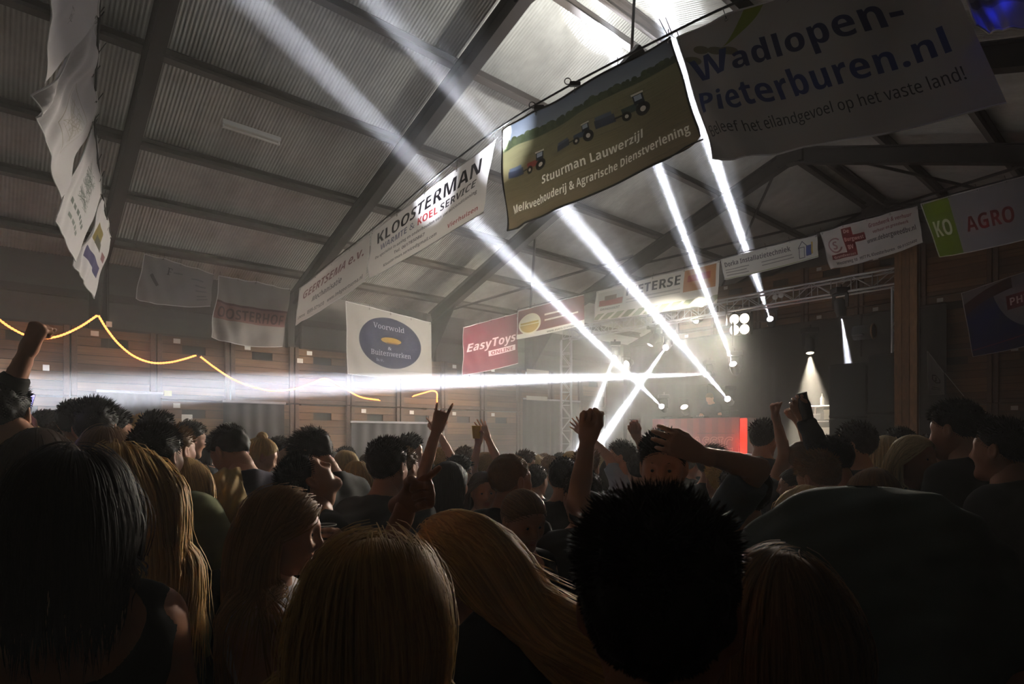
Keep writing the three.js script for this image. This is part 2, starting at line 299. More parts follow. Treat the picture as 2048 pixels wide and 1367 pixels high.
banner('olive farm contractor banner printed with tractors on a field, in the middle of the row', quadA(MID, [1003, 260], [1341, 74], [1407, 284], [1013, 461]), tStuur, { seed: 4, round: 0.09, hem: 0x1a1916, fold: 0.05, thru: 0.4, group: 'banners hung across the hall' });
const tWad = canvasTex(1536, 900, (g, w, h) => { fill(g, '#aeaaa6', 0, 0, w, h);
  g.fillStyle = '#7d8a26'; g.beginPath(); g.moveTo(300, 180); g.quadraticCurveTo(520, 130, 640, 0); g.lineTo(520, 0); g.quadraticCurveTo(420, 120, 300, 180); g.fill();
  g.fillStyle = '#6e6c52'; for (const [x, y] of [[60, 190], [150, 150], [250, 190], [330, 215]]) { g.beginPath(); g.ellipse(x, y, 62, 26, 0.4, 0, 7); g.fill(); }
  txt(g, 'W', 20, 340, 210, '#28376e', { align: 'left', width: 300 }); txt(g, 'adlopen-', 320, 350, 205, '#232b54', { align: 'left', width: 980 });
  txt(g, 'Pieterburen.nl', 20, 590, 205, '#28376e', { align: 'left', width: 1420 }); txt(g, 'Beleef het eilandgevoel op het vaste land!', 20, 740, 92, '#2b2a2e', { align: 'left', weight: 'normal', width: 1420 }); });
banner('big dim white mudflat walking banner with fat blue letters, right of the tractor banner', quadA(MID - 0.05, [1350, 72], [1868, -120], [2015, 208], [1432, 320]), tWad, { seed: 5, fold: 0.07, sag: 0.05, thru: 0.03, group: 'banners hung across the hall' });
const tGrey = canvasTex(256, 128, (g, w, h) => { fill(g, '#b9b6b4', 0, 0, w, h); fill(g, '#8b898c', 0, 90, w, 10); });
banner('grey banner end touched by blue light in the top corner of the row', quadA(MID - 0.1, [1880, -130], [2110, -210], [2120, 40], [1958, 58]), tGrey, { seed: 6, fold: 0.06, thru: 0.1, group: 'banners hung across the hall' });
// the row over the stage
const tEasy = canvasTex(512, 560, (g, w, h) => { fill(g, '#7a3044', 0, 0, w, h); txt(g, 'EasyToys', w / 2, 300, 130, '#f0dbe2', { skew: 0.15, width: 470 }); g.fillStyle = '#f0dbe2'; g.fillRect(230, 340, 260, 62); txt(g, 'ONLINE', 360, 390, 50, '#a02c4a', { width: 220 }); });
banner('dim crimson web shop banner in the far corner beside the stage', quadB(12.35, [927, 655], [1034, 626], [1036, 726], [925, 750]), tEasy, { seed: 7, group: 'banners over the stage front' });
const tRed = canvasTex(800, 380, (g, w, h) => { fill(g, '#6d2a26', 0, 0, w, h); fill(g, '#e0dcd2', 0, 318, w, 62); g.fillStyle = '#e5dfc8'; g.beginPath(); g.arc(150, 205, 135, 0, 7); g.fill(); g.fillStyle = '#b8992f'; g.beginPath(); g.arc(150, 205, 115, 0.1, 3.05); g.fill(); fill(g, '#b8992f', 40, 180, 220, 26); fill(g, '#e3d9cf', 330, 120, 260, 22); fill(g, '#e3d9cf', 330, 190, 400, 22); txt(g, 'www.evers-transport.nl', 560, 368, 40, '#3a3430', { width: 400 }); });
banner('dark red banner with a round yellow emblem at the left end of the stage row', [onA(1036, 622, 10.3), onA(1168, 589, 11.2), onA(1169, 648, 11.2), onA(1034, 678, 10.3)], tRed, { seed: 8, group: 'banners over the stage front' });
const tPiet = canvasTex(1400, 480, (g, w, h) => { fill(g, '#e8e6e0', 0, 0, w, h); fill(g, '#cfcdc6', 30, 40, 330, 230); fill(g, '#a2523a', 50, 170, 300, 90); fill(g, '#77553f', 120, 110, 150, 70); fill(g, '#b98355', 1050, 20, 320, 260); fill(g, '#a04334', 1090, 90, 230, 80); txt(g, 'PIETERSE', 380, 170, 165, '#3a3c3e', { align: 'left', width: 640 }); fill(g, '#bdbcb8', 400, 215, 620, 16); fill(g, '#bdbcb8', 400, 260, 620, 12);
  txt(g, 'GRONDVERZET', 200, 330, 50, '#4a4a48', { width: 260 }); fill(g, '#9aa38a', 0, 380, w, 100); g.fillStyle = '#eceae2'; for (let x = -80; x < w; x += 130) { g.beginPath(); g.moveTo(x + 90, 380); g.lineTo(x + 130, 380); g.lineTo(x + 40, 480); g.lineTo(x, 480); g.fill(); } });
banner('white earthmover banner with striped lower edge, washed out by the glare', quadA(FRONT, [1194, 583], [1440, 521], [1434, 606], [1187, 641]), tPiet, { seed: 9, group: 'banners over the stage front' });
const tDor = canvasTex(1200, 270, (g, w, h) => { fill(g, '#e6e5df', 0, 0, w, h); fill(g, '#8d9a55', 0, h - 12, w, 12); txt(g, 'Dorka Installatietechniek', 30, 110, 84, '#3c3a3e', { align: 'left', width: 860 }); for (const [x, y, l] of [[40, 150, 320], [40, 185, 280], [40, 220, 300], [520, 150, 380], [520, 190, 400]]) fill(g, '#8d8b8a', x, y, l, 10);
  g.strokeStyle = '#4b4d52'; g.lineWidth = 8; g.strokeRect(985, 100, 60, 130); g.beginPath(); g.moveTo(975, 105); g.lineTo(1030, 30); g.lineTo(1085, 105); g.stroke(); fill(g, '#3d4a8a', 1065, 90, 60, 130); fill(g, '#c7a63a', 1125, 60, 18, 150); });
banner('narrow white fitters banner with a small house logo at its end, over the stage', quadA(FRONT - 0.02, [1441, 519], [1634, 470], [1637, 513], [1450, 559]), tDor, { seed: 10, group: 'banners over the stage front' });
const tDeB = canvasTex(1200, 440, (g, w, h) => { fill(g, '#ece8e6', 0, 0, w, h); g.strokeStyle = '#b98a90'; g.lineWidth = 18; g.beginPath(); g.arc(150, 190, 80, 0.4, 5.6); g.stroke(); txt(g, 'S', 150, 240, 130, '#b98a90'); fill(g, '#7c1f22', 270, 30, 130, 270); fill(g, '#7c1f22', 270, 120, 270, 80); fill(g, '#7c1f22', 60, 290, 340, 56); txt(g, 'De', 330, 90, 60, '#e6d6d4'); txt(g, 'Burgwest', 400, 178, 56, '#e6d6d4', { width: 240 }); txt(g, 'BV', 330, 262, 62, '#e6d6d4'); txt(g, 'Grondverzet', 230, 334, 40, '#e6d6d4', { width: 300 });
  txt(g, 'Grondwerk & verhuur', 860, 90, 62, '#8c3a44', { skew: 0.2, width: 520 }); txt(g, 'verhuur en grondwerk', 860, 160, 50, '#8c3a44', { width: 440 }); txt(g, 'www.deborgweedbv.nl', 850, 260, 76, '#2f2a2e', { width: 600 }); txt(g, 'Westerweg 10   9977 PL Kloosterburen   06-51323400', 620, 410, 46, '#4a4448', { width: 1040 }); });
banner('white banner with a dark red stepped logo and a web address, over the loudspeakers', quadA(FRONT - 0.05, [1641, 465], [1834, 412], [1846, 484], [1662, 537]), tDeB, { seed: 11, fold: 0.05, sag: 0.06, group: 'banners over the stage front' });
const tAgro = canvasTex(1100, 480, (g, w, h) => { fill(g, '#98949a', 0, 0, w, h); fill(g, '#74872a', 0, 0, 270, h); g.save(); g.translate(135, 250); g.rotate(0); txt(g, 'KO', 0, 60, 190, '#e9ecd9', { width: 200 }); g.restore(); txt(g, 'AGRO', 610, 320, 170, '#7a1d1f', { width: 480 }); });
banner('pale banner with lime green end panel and dark red capitals, rightmost over the stage', quadA(FRONT - 0.1, [1842, 408], [2080, 344], [2090, 468], [1880, 514]), tAgro, { seed: 12, thru: 0.12, group: 'banners over the stage front' });
// on the crate wall
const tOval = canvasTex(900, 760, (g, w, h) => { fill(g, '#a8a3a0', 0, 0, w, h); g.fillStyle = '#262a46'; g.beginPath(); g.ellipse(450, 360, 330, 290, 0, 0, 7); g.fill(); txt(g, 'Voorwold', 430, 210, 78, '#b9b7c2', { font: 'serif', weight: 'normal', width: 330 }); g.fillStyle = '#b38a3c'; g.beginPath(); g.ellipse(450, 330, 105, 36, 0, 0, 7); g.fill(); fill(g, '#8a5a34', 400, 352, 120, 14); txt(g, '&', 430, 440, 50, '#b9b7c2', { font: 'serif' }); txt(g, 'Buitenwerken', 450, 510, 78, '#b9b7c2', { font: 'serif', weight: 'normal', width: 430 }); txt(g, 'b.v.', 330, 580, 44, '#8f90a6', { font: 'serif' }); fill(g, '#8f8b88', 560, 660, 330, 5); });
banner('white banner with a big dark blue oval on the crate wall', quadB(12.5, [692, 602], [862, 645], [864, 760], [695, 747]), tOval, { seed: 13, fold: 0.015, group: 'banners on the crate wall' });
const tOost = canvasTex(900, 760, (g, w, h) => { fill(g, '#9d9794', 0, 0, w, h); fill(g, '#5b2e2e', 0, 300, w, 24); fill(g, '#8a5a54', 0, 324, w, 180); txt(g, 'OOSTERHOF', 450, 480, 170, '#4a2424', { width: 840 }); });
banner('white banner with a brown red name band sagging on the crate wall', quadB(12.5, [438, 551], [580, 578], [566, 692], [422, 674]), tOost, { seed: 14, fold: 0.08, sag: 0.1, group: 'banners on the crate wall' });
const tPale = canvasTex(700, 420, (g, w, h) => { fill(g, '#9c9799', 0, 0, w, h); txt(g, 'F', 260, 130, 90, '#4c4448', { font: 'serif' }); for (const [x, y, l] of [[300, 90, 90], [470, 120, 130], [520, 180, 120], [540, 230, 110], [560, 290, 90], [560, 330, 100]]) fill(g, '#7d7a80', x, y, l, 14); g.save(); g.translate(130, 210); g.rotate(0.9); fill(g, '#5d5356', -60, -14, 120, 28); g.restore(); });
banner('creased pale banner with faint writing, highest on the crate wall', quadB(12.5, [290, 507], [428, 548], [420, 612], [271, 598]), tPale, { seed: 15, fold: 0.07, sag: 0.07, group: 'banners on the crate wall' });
// the row at the far left, running away from the camera
const sk = (seed, draw) => canvasTex(512, 420, (g, w, h) => { fill(g, '#dad7da', 0, 0, w, h); const r = rng(seed); g.strokeStyle = '#56605c'; g.lineWidth = 3; draw(g, r, w, h); });
const scrib = (g, r, x, y, w, h, n) => { for (let i = 0; i < n; i++) { g.globalAlpha = 0.5; g.beginPath(); g.moveTo(x + r() * w, y + r() * h); g.quadraticCurveTo(x + r() * w, y + r() * h, x + r() * w, y + r() * h); g.stroke(); } g.globalAlpha = 1; };
const row = 'banners hung in a row at the left side';
const quadD = (...p) => p.map(([x, y, d]) => at(x, y, d));
banner('blank pale grey banner at the top of the left row, cut by the picture edge', quadD([206, -190, 4.4], [197, 34, 5.1], [90, 166, 5.0], [108, -60, 4.3]), sk(1, (g, r) => scrib(g, r, 260, 220, 90, 50, 6)), { seed: 21, fold: 0.02, sag: 0.01, group: row });
banner('grey white banner with a faint square print, second in the left row', quadD([197, 38, 5.2], [189, 246, 6.1], [119, 395, 6.0], [72, 198, 5.1]), sk(2, (g, r) => { g.strokeStyle = '#a8a296'; g.strokeRect(190, 130, 180, 190); scrib(g, r, 200, 150, 150, 150, 30); }), { seed: 22, fold: 0.06, sag: 0.02, group: row });
banner('white banner with a grey pencil drawing and lettering, third in the left row', quadD([190, 252, 6.2], [204, 388, 7.0], [151, 522, 6.9], [109, 429, 6.1]), sk(3, (g, r) => { scrib(g, r, 120, 60, 240, 110, 46); scrib(g, r, 170, 160, 220, 70, 30); for (let i = 0; i < 6; i++) fill(g, '#6d7672', 130 + i * 50, 260, 34, 22); for (let i = 0; i < 4; i++) fill(g, '#868d8a', 150 + i * 60, 320, 44, 18); }), { seed: 23, fold: 0.02, group: row });
banner('white banner with purple and yellow blocks, lowest in the left row', quadD([206, 393, 7.1], [221, 474, 7.9], [190, 597, 7.8], [151, 532, 7.0]), sk(4, (g) => { fill(g, '#4a456e', 90, 250, 330, 66); fill(g, '#8a7a3c', 130, 90, 170, 96); fill(g, '#4c4a3a', 180, 140, 150, 50); fill(g, '#8b5a5e', 380, 160, 70, 46); }), { seed: 24, fold: 0.03, group: row });
// right of the stage
const tPhil = canvasTex(800, 760, (g, w, h) => { fill(g, '#86828a', 0, 0, w, h); g.fillStyle = '#3e181c'; g.beginPath(); g.moveTo(0, 150); g.quadraticCurveTo(200, 20, 420, 10); g.lineTo(420, 120); g.quadraticCurveTo(180, 140, 0, 290); g.fill(); g.fillStyle = '#1e2350'; g.beginPath(); g.moveTo(0, 290); g.quadraticCurveTo(120, 170, 260, 150); g.quadraticCurveTo(320, 520, 600, 590); g.lineTo(0, 760); g.fill(); fill(g, '#1e2350', 0, 600, w, 160); g.strokeStyle = '#8a3a44'; g.lineWidth = 14; g.beginPath(); g.moveTo(0, 690); g.lineTo(w, 600); g.stroke(); fill(g, '#7a2028', 360, 190, 440, 150); txt(g, 'PHILMUL', 580, 300, 110, '#d8c8c8', { width: 400 }); });
banner('dark red and navy banner with a white disc on the crates right of the stage', quadA(15.6, [1923, 586], [2120, 520], [2130, 672], [1946, 713]), tPhil, { seed: 16, thru: 0.05, group: 'banners right of the stage' });
const tPen = canvasTex(240, 560, (g, w, h) => { fill(g, '#c5c2c4', 0, 0, w, h); g.strokeStyle = '#39373c'; g.lineWidth = 12; g.beginPath(); for (let i = 0; i < 7; i++) g[i ? 'lineTo' : 'moveTo'](120 + 62 * Math.sin(i * Math.PI / 3), 300 - 62 * Math.cos(i * Math.PI / 3)); g.stroke(); txt(g, 'J', 120, 325, 80, '#39373c'); fill(g, '#8a888c', 60, 440, 120, 12); fill(g, '#8a888c', 50, 470, 140, 12); });
banner('small white hanging flag with a slanted top and hexagon sign right of the loudspeakers', quadA(13, [1855, 702], [1888, 745], [1889, 787], [1857, 789]), tPen, { seed: 17, name: 'pennant', fold: 0.01, sag: 0.0, ties: 2, group: 'banners right of the stage' });
mesh('guy_cord', (() => { const a = onA(1889, 745, 13), b = onA(1928, 792, 13); return rod(a, b, 0.006, 6); })(), M.white, 'thin pale cord slanting down from the small flag', 'cord');
// cables the rows hang from
const cable = (pts, label) => mesh('hanging_cable', tube(pts, 0.012, 60, 6), M.rope, label, 'cable');
cable([onA(575, 592, MID), onA(741, 461, MID), onA(1000, 254, MID), onA(1343, 66, MID), onA(1490, -2, MID), onA(1868, -128, MID), onA(2110, -218, MID)], 'dark cable carrying the row of banners across the hall');
cable([onA(1034, 619, 10.3), onA(1168, 586, 11.2), onA(1190, 580, FRONT), onA(1438, 517, FRONT), onA(1638, 464, FRONT), onA(1838, 406, FRONT), onA(2090, 338, FRONT)], 'dark cable carrying the banner row over the stage');
cable([at(206, -190, 4.4), at(198, 36, 5.15), at(190, 249, 6.15), at(205, 390, 7.05), at(222, 474, 7.95)], 'dark cable carrying the left banner row');
{                                                               // loose clips and wires on the cable above the tractor banner
  for (const [x, y, lab] of [[1078, 215, 'small black wire clip on the cable near the left end of the tractor banner'], [1150, 168, 'larger black wire clip on the cable over the middle of the tractor banner']]) {
    const p = onA(x, y, MID), t = thing('cable_clip', lab, 'clip', p);
    part('body', rbox(0.12, 0.05, 0.05, 0.012), M.black, t); part('loop', new THREE.TorusGeometry(0.035, 0.006, 8, 16).translate(-0.08, 0.03, 0), M.steel, t);
  }
  for (const [x0, y0, x1, y1] of [[1318, 38, 1336, 72], [1331, 35, 1345, 70]]) mesh('hanger_wire', rod(onA(x0, y0, MID), onA(x1, y1, MID), 0.004, 5), M.steel, x0 < 1320 ? 'left one of two thin wires above the tractor banner corner' : 'right one of two thin wires above the tractor banner corner', 'wire');
}
// ---------------------------------------------------------------- moving heads and the other stage lights
const lensMat = new THREE.MeshStandardMaterial({ color: 0xffffff, emissive: 0xf4f7ff, emissiveIntensity: 6 });
const lensWarm = new THREE.MeshStandardMaterial({ color: 0xffffff, emissive: 0xfff0d0, emissiveIntensity: 5 });
function movingHead(label, p, target, { intensity = 270000, angle = 1.1, radius = 0.03, near = 4800, color = 0xeef3ff, penumbra = 0.5, hang = true, lens = lensMat } = {}) {
  const t = thing('moving_head', label, 'stage light', p.clone(), 0, 'moving heads on the stage rig');
  const d = target.clone().sub(p).normalize(), q = new THREE.Quaternion().setFromUnitVectors(v3(0, 0, 1), d), s = hang ? 1 : -1;
  const head = part('head', new THREE.LatheGeometry([[0, -0.36], [0.06, -0.36], [0.1, -0.3], [0.105, -0.12], [0.085, -0.04], [0.09, 0.0], [0.082, 0.0], [0.08, -0.02], [0, -0.02]].map(([x, y]) => new THREE.Vector2(x, y)), 24).rotateX(Math.PI / 2), M.black, t);
  head.quaternion.copy(q);
  const lensM = part('lens', new THREE.SphereGeometry(0.078, 24, 8, 0, Math.PI * 2, 0, Math.PI / 2).scale(1, 0.25, 1).rotateX(Math.PI / 2).translate(0, 0, -0.012), lens, t); lensM.quaternion.copy(q);
  const c = d.clone().multiplyScalar(-0.17), side = v3(d.z, 0, -d.x).normalize();
  if (side.lengthSq() < 0.1) side.set(1, 0, 0);
  const y = s * 0.26, arms = [];
  for (const k of [-1, 1]) arms.push(bar(c.clone().addScaledVector(side, k * 0.125), c.clone().addScaledVector(side, k * 0.125).add(v3(0, y, 0)), 0.03, 0.06, side));
  arms.push(bar(c.clone().addScaledVector(side, -0.14).add(v3(0, y, 0)), c.clone().addScaledVector(side, 0.14).add(v3(0, y, 0)), 0.07, 0.04));
  part('yoke', merge(arms), M.black, t);
  part('base', rbox(0.3, 0.11, 0.24, 0.02, c.x, c.y + y + s * 0.075, c.z), M.black, t);
  part('clamp', cyl(0.03, 0.03, 0.08, 10, c.x, c.y + y + s * 0.16, c.z), M.steel, t);
  const l = new THREE.SpotLight(color, intensity, 0, angle * Math.PI / 180, penumbra, 2);
  l.position.copy(d.clone().multiplyScalar(0.03)); l.castShadow = true; l.shadow.radius = radius / 0.02;
  l.target.position.copy(d.clone().multiplyScalar(2)); t.add(l, l.target); l.name = 'beam';
  if (near) {                                                   // the lens lights the smoke right in front of it more widely
    const k = new THREE.SpotLight(color, near, 0, 3.4 * Math.PI / 180, 0.5, 2); k.position.copy(l.position); k.castShadow = true; k.shadow.radius = 0.2;
    k.target.position.copy(l.target.position); t.add(k, k.target); k.name = 'beam_start';
  }
  return t;
}
const RIG = 12.9, RIG2 = 14.6, RIG3 = 15.3;
const BEAMS = [
  ['moving head low on the front light stand, beam rising behind the tractor banner', onA(1455, 797, RIG2), onA(1020, 292, 5.0), { angle: 1.0, intensity: 220000 }],
  ['moving head at knee height by the booth, beam rising to the heating firm banner', onA(1323, 812, RIG2), onA(882, 380, 5.0), { angle: 0.95, intensity: 210000 }],
  ['moving head half way up the front light stand, beam striking the roof ridge', onA(1466, 727, RIG), onRoof(1222, 85, 0.1), { angle: 1.0, intensity: 240000 }],
  ['moving head hung behind the truss, beam rising behind the right end of the tractor banner', onA(1540, 637, 15.2), onA(1374, 160, 7.8), { angle: 1.0, intensity: 290000 }],
  ['moving head beside the booth, level beam raking along the crate wall', onA(1410, 748, RIG3), onB(-170, 792, 12.7), { angle: 1.5, intensity: 230000 }],
  ['moving head under the truss, beam diving into the front of the crowd', onA(1331, 695, RIG), at(1196, 890, 11.6), { angle: 1.2 }],
  ['moving head hung beside the diving one, short bright beam down to the left', onA(1300, 690, RIG), onA(1160, 930, 11.5), { angle: 5, intensity: 1100, penumbra: 0.9, near: 0, radius: 0.05 }],
  ['moving head furthest back on the rig, short beam dropping behind the raised fist', onA(1228, 715, RIG + 0.6), at(1180, 840, 14.2), { angle: 1.0, intensity: 160000 }],
  ['moving head above the loudspeakers, short beam dropping behind the boxes', onA(1683, 632, RIG - 0.1), onA(1697, 730, RIG + 0.2), { angle: 5, intensity: 6500, near: 0, radius: 0.012 }],
];
for (const [label, p, q, o] of BEAMS) movingHead(label, p, q, o);
{                                                               // warm profile spot over the keyboard corner
  const p = onA(1620, 706, RIG + 0.6);
  movingHead('warm white spotlight shining straight down beside the loudspeakers', p, p.clone().add(v3(-0.3, -3, 0.8)), { angle: 19, intensity: 850, color: 0xfff0d4, lens: lensWarm, penumbra: 0.4, radius: 0.02, near: 0 });
}
{                                                               // the blinder that glares in the middle of the rig
  const p = onA(1478, 648, RIG), t = thing('blinder_light', 'four lamp blinder glaring white in the middle of the rig', 'stage light', p), d = onA(1150, 655, 10.4).sub(p).normalize();
  const face = d.clone().multiplyScalar(0.6).add(v3(0, EYE, 0).sub(p).normalize()).normalize(), q = new THREE.Quaternion().setFromUnitVectors(v3(0, 0, 1), face);
  const bx = part('housing', rbox(0.5, 0.5, 0.16, 0.03, 0, 0, -0.1), M.black, t); bx.quaternion.copy(q);
  for (const x of [-0.12, 0.12]) for (const y of [-0.12, 0.12]) { const l = part('lamp_lens', new THREE.SphereGeometry(0.112, 24, 10, 0, Math.PI * 2, 0, Math.PI / 2).scale(1, 0.3, 1).rotateX(Math.PI / 2).translate(x, y, -0.02), lensWarm, t); l.quaternion.copy(q); }
  part('yoke', merge([box(0.6, 0.03, 0.04, 0, 0.42, 0), box(0.03, 0.44, 0.04, -0.29, 0.2, 0), box(0.03, 0.44, 0.04, 0.29, 0.2, 0)]), M.steel, t);
  for (const [a, I, pen, dir] of [[26, 420, 0.8, d], [37, 560, 1, hall(4.5, 6.8, 0.3).sub(p).normalize()]]) { const l = new THREE.SpotLight(0xfff4e0, I, 0, a * Math.PI / 180, pen, 2); l.position.copy(face.clone().multiplyScalar(0.08)); l.target.position.copy(l.position).add(dir); l.shadow.radius = 6; l.castShadow = true; l.name = 'glare'; t.add(l, l.target); }
}
{                                                               // floodlight that bathes the ridge, behind the top edge of the tractor banner
  const p = onA(1262, 128, 5.75), t = thing('floodlight', 'floodlight turned up at the roof ridge behind the top of the tractor banner', 'stage light', p), d = hall(6.6, 6.4, 7.6).sub(p).normalize(), q = new THREE.Quaternion().setFromUnitVectors(v3(0, 0, 1), d);
  const h = part('housing', rbox(0.34, 0.24, 0.12, 0.02, 0, 0, -0.07), M.black, t), l = part('lens', rbox(0.3, 0.2, 0.012, 0.004), lensWarm, t); h.quaternion.copy(q); l.quaternion.copy(q);
  part('hanger', rod(v3(0, 0, 0), v3(0.05, roofY(p.dot(V)) + 0.1 - p.y, 0), 0.018), M.steel, t);
  const s = new THREE.SpotLight(0xf6f4ee, 30, 0, 80 * Math.PI / 180, 1, 2); s.position.copy(d.clone().multiplyScalar(0.05)); s.target.position.copy(d); s.shadow.radius = 6; s.castShadow = true; s.name = 'flood'; t.add(s, s.target);
}
// wide washes from the rig
function wash(label, p, target, intensity, angle, color = 0xf2f0e6) {
  const t = thing('wash_light', label, 'stage light', p, 0, 'wash lights on the stage rig');
  const d = target.clone().sub(p).normalize(), q = new THREE.Quaternion().setFromUnitVectors(v3(0, 0, 1), d);
  const can = part('can', new THREE.LatheGeometry([[0, -0.3], [0.07, -0.3], [0.1, -0.22], [0.11, 0.0], [0.1, 0.0], [0.095, -0.06], [0, -0.06]].map(([x, y]) => new THREE.Vector2(x, y)), 24).rotateX(Math.PI / 2), M.black, t); can.quaternion.copy(q);
  const lens = part('lens', new THREE.CircleGeometry(0.095, 24).translate(0, 0, -0.045), lensWarm, t); lens.quaternion.copy(q);
  part('bracket', merge([box(0.25, 0.02, 0.03, 0, 0.2, 0), box(0.02, 0.22, 0.03, -0.12, 0.1, 0), box(0.02, 0.22, 0.03, 0.12, 0.1, 0)]), M.steel, t);
  const l = new THREE.SpotLight(color, intensity, 0, angle * Math.PI / 180, 0.9, 2); l.position.copy(d.clone().multiplyScalar(0.02)); l.shadow.radius = 4; l.castShadow = true; l.target.position.copy(d); t.add(l, l.target); l.name = 'wash';
}
wash('wash light on the truss above the booth, flooding the smoke towards the crowd', onA(1390, 640, RIG + 0.3), hall(4, 8.6, 1.0), 85, 44, 0xfcf4e2);
wash('wash light at the far end of the truss, flooding the crate wall side', onA(1252, 728, RIG + 0.3), hall(5, 9.5, 1.2), 120, 56, 0xfcf4e2);
wash('wash light beside the blinder, a narrow flood reaching the blond heads at the bottom', onA(1402, 606, RIG - 0.1), at(850, 1050, 1.1), 700, 7, 0xfff2dc);
wash('wash light standing low on the stage and washing the roof', onA(1368, 812, RIG + 0.7), hall(6.8, 6.6, 7.5), 20, 36);
// ---------------------------------------------------------------- orange rope light along the crate wall
{
  const glow = new THREE.MeshStandardMaterial({ color: 0xff9a40, emissive: 0xff9850, emissiveIntensity: 3.2 });
  const B0 = 12.66;
  function chain(label, px) {
    const pts = px.map(([x, y]) => onB(x, y, B0)), o = pts[0].clone(), cv = new THREE.CatmullRomCurve3(pts.map((p) => p.clone().sub(o))), len = cv.getLength();
    const n = Math.round(len / 0.012), g = new THREE.TubeGeometry(cv, n, 0.02, 7, false), P = g.attributes.position, c = v3(0, 0, 0);
    for (let i = 0; i <= n; i++) { cv.getPointAt(i / n, c); const k = 0.72 + 0.28 * (i % 4 < 2 ? 1 : 0); for (let j = 0; j <= 7; j++) { const q = i * 8 + j; P.setXYZ(q, c.x + (P.getX(q) - c.x) * k, c.y + (P.getY(q) - c.y) * k, c.z + (P.getZ(q) - c.z) * k); } }
    const t = thing('light_chain', label, 'light', o, 0, 'orange rope lights on the crate wall');
    part('glowing_tube', g, glow, t);
    for (const s of [0, 1]) { const e = cv.getPointAt(s); part('wall_clip', rbox(0.03, 0.03, 0.06, 0.008, e.x, e.y + 0.02, e.z), M.black, t); }
    const k = Math.max(1, Math.round(len / 3.2));
    for (let i = 0; i < k; i++) { const l = new THREE.PointLight(0xff8a3c, 0.1 * len / k, 0, 2); l.position.copy(cv.getPointAt((i + 0.5) / k)).addScaledVector(V, -0.06); l.shadow.radius = 4; l.castShadow = true; l.name = 'rope_glow'; t.add(l); }
  }
  chain('orange rope light sagging at the far left up to the first wall hook', [[-40, 605], [0, 640], [30, 660], [60, 673], [90, 676], [120, 671], [160, 653], [195, 630]]);
  chain('orange rope light with the deepest sag, right of the first wall hook', [[197, 631], [215, 660], [240, 690], [270, 713], [305, 725], [340, 724], [370, 717], [392, 710]]);
  chain('orange rope light in the middle with a peak near its right part', [[401, 713], [430, 735], [470, 760], [520, 777], [545, 781], [570, 780], [590, 777], [620, 767], [651, 757], [680, 771], [720, 793], [760, 800]]);
  chain('short orange rope light bending down behind the horned hand', [[825, 792], [845, 786], [866, 781], [873, 784], [874, 800], [873, 830], [871, 856]]);
}
{                                                               // small plates on the crate wall
  const plates = [[218, 648, 0.09, 0.1, M.white, 'small white card under the first hook of the light chain'], [92, 735, 0.09, 0.1, M.white, 'small grey card low at the far left of the crate wall'], [336, 786, 0.13, 0.1, std(0xb9a94a), 'small yellow card above the dark drapes'], [600, 721, 0.13, 0.1, M.white, 'small white card near the sagging name banner'], [1076, 748, 0.9, 0.26, std(0xcfc4b2), 'long pale board on the crate wall above the level beam near the stage'], [1074, 796, 0.85, 0.12, std(0xb8b2a8), 'narrow pale board just under the level beam near the stage']];
  for (const [x, y, w, h, m, lab] of plates) { const p = onB(x, y, 12.86), t = thing('wall_card', lab, 'sign', p, PHI); part('card', rbox(w, h, 0.012, 0.004), m, t); }
  const tNo = canvasTex(160, 256, (g, w, h) => { fill(g, '#e6e4e2', 0, 0, w, h); g.strokeStyle = '#2a2a2a'; g.lineWidth = 12; g.beginPath(); g.arc(80, 110, 52, 0, 7); g.stroke(); g.beginPath(); g.moveTo(44, 74); g.lineTo(116, 146); g.stroke(); txt(g, 'Y', 80, 138, 70, '#2a2a2a'); fill(g, '#6d6b6a', 30, 200, 100, 12); });
  const p = onB(374, 846, 12.84), t = thing('pictogram_sign', 'white upright sign with a crossed out circle on the crate wall', 'sign', p, PHI);
  part('plate', rbox(0.19, 0.34, 0.014, 0.008), M.white, t);
  part('print', new THREE.PlaneGeometry(0.18, 0.32).translate(0, 0, 0.0085), std(0xffffff, { map: tNo }), t);
}
// ---------------------------------------------------------------- the stage
const SH = 1.0;
{
  const t = thing('stage_platform', 'black stage platform with pleated skirt at the end of the hall', 'stage', hall(12.75, 8.55, 0), PHI);
  part('deck', rbox(3.0, 0.06, 7.1, 0.01, 1.5, SH - 0.03, 0), std(0x3a3735, { roughness: 0.7, map: dirtTex }), t);
  const g = new THREE.PlaneGeometry(7.1, SH - 0.08, 140, 1).rotateY(-Math.PI / 2), P = g.attributes.position;
  for (let i = 0; i < P.count; i++) P.setX(i, 0.02 * Math.sin(P.getZ(i) * 40));
  g.computeVertexNormals(); part('skirt', g.translate(-0.03, (SH - 0.08) / 2 + 0.01, 0), M.blackCloth, t);
  for (const z of [-3.4, -1.7, 0, 1.7, 3.4]) for (const x of [0.2, 2.8]) part('leg', cyl(0.03, 0.03, SH - 0.06, 10, x, (SH - 0.06) / 2, z), M.alu, t);
}
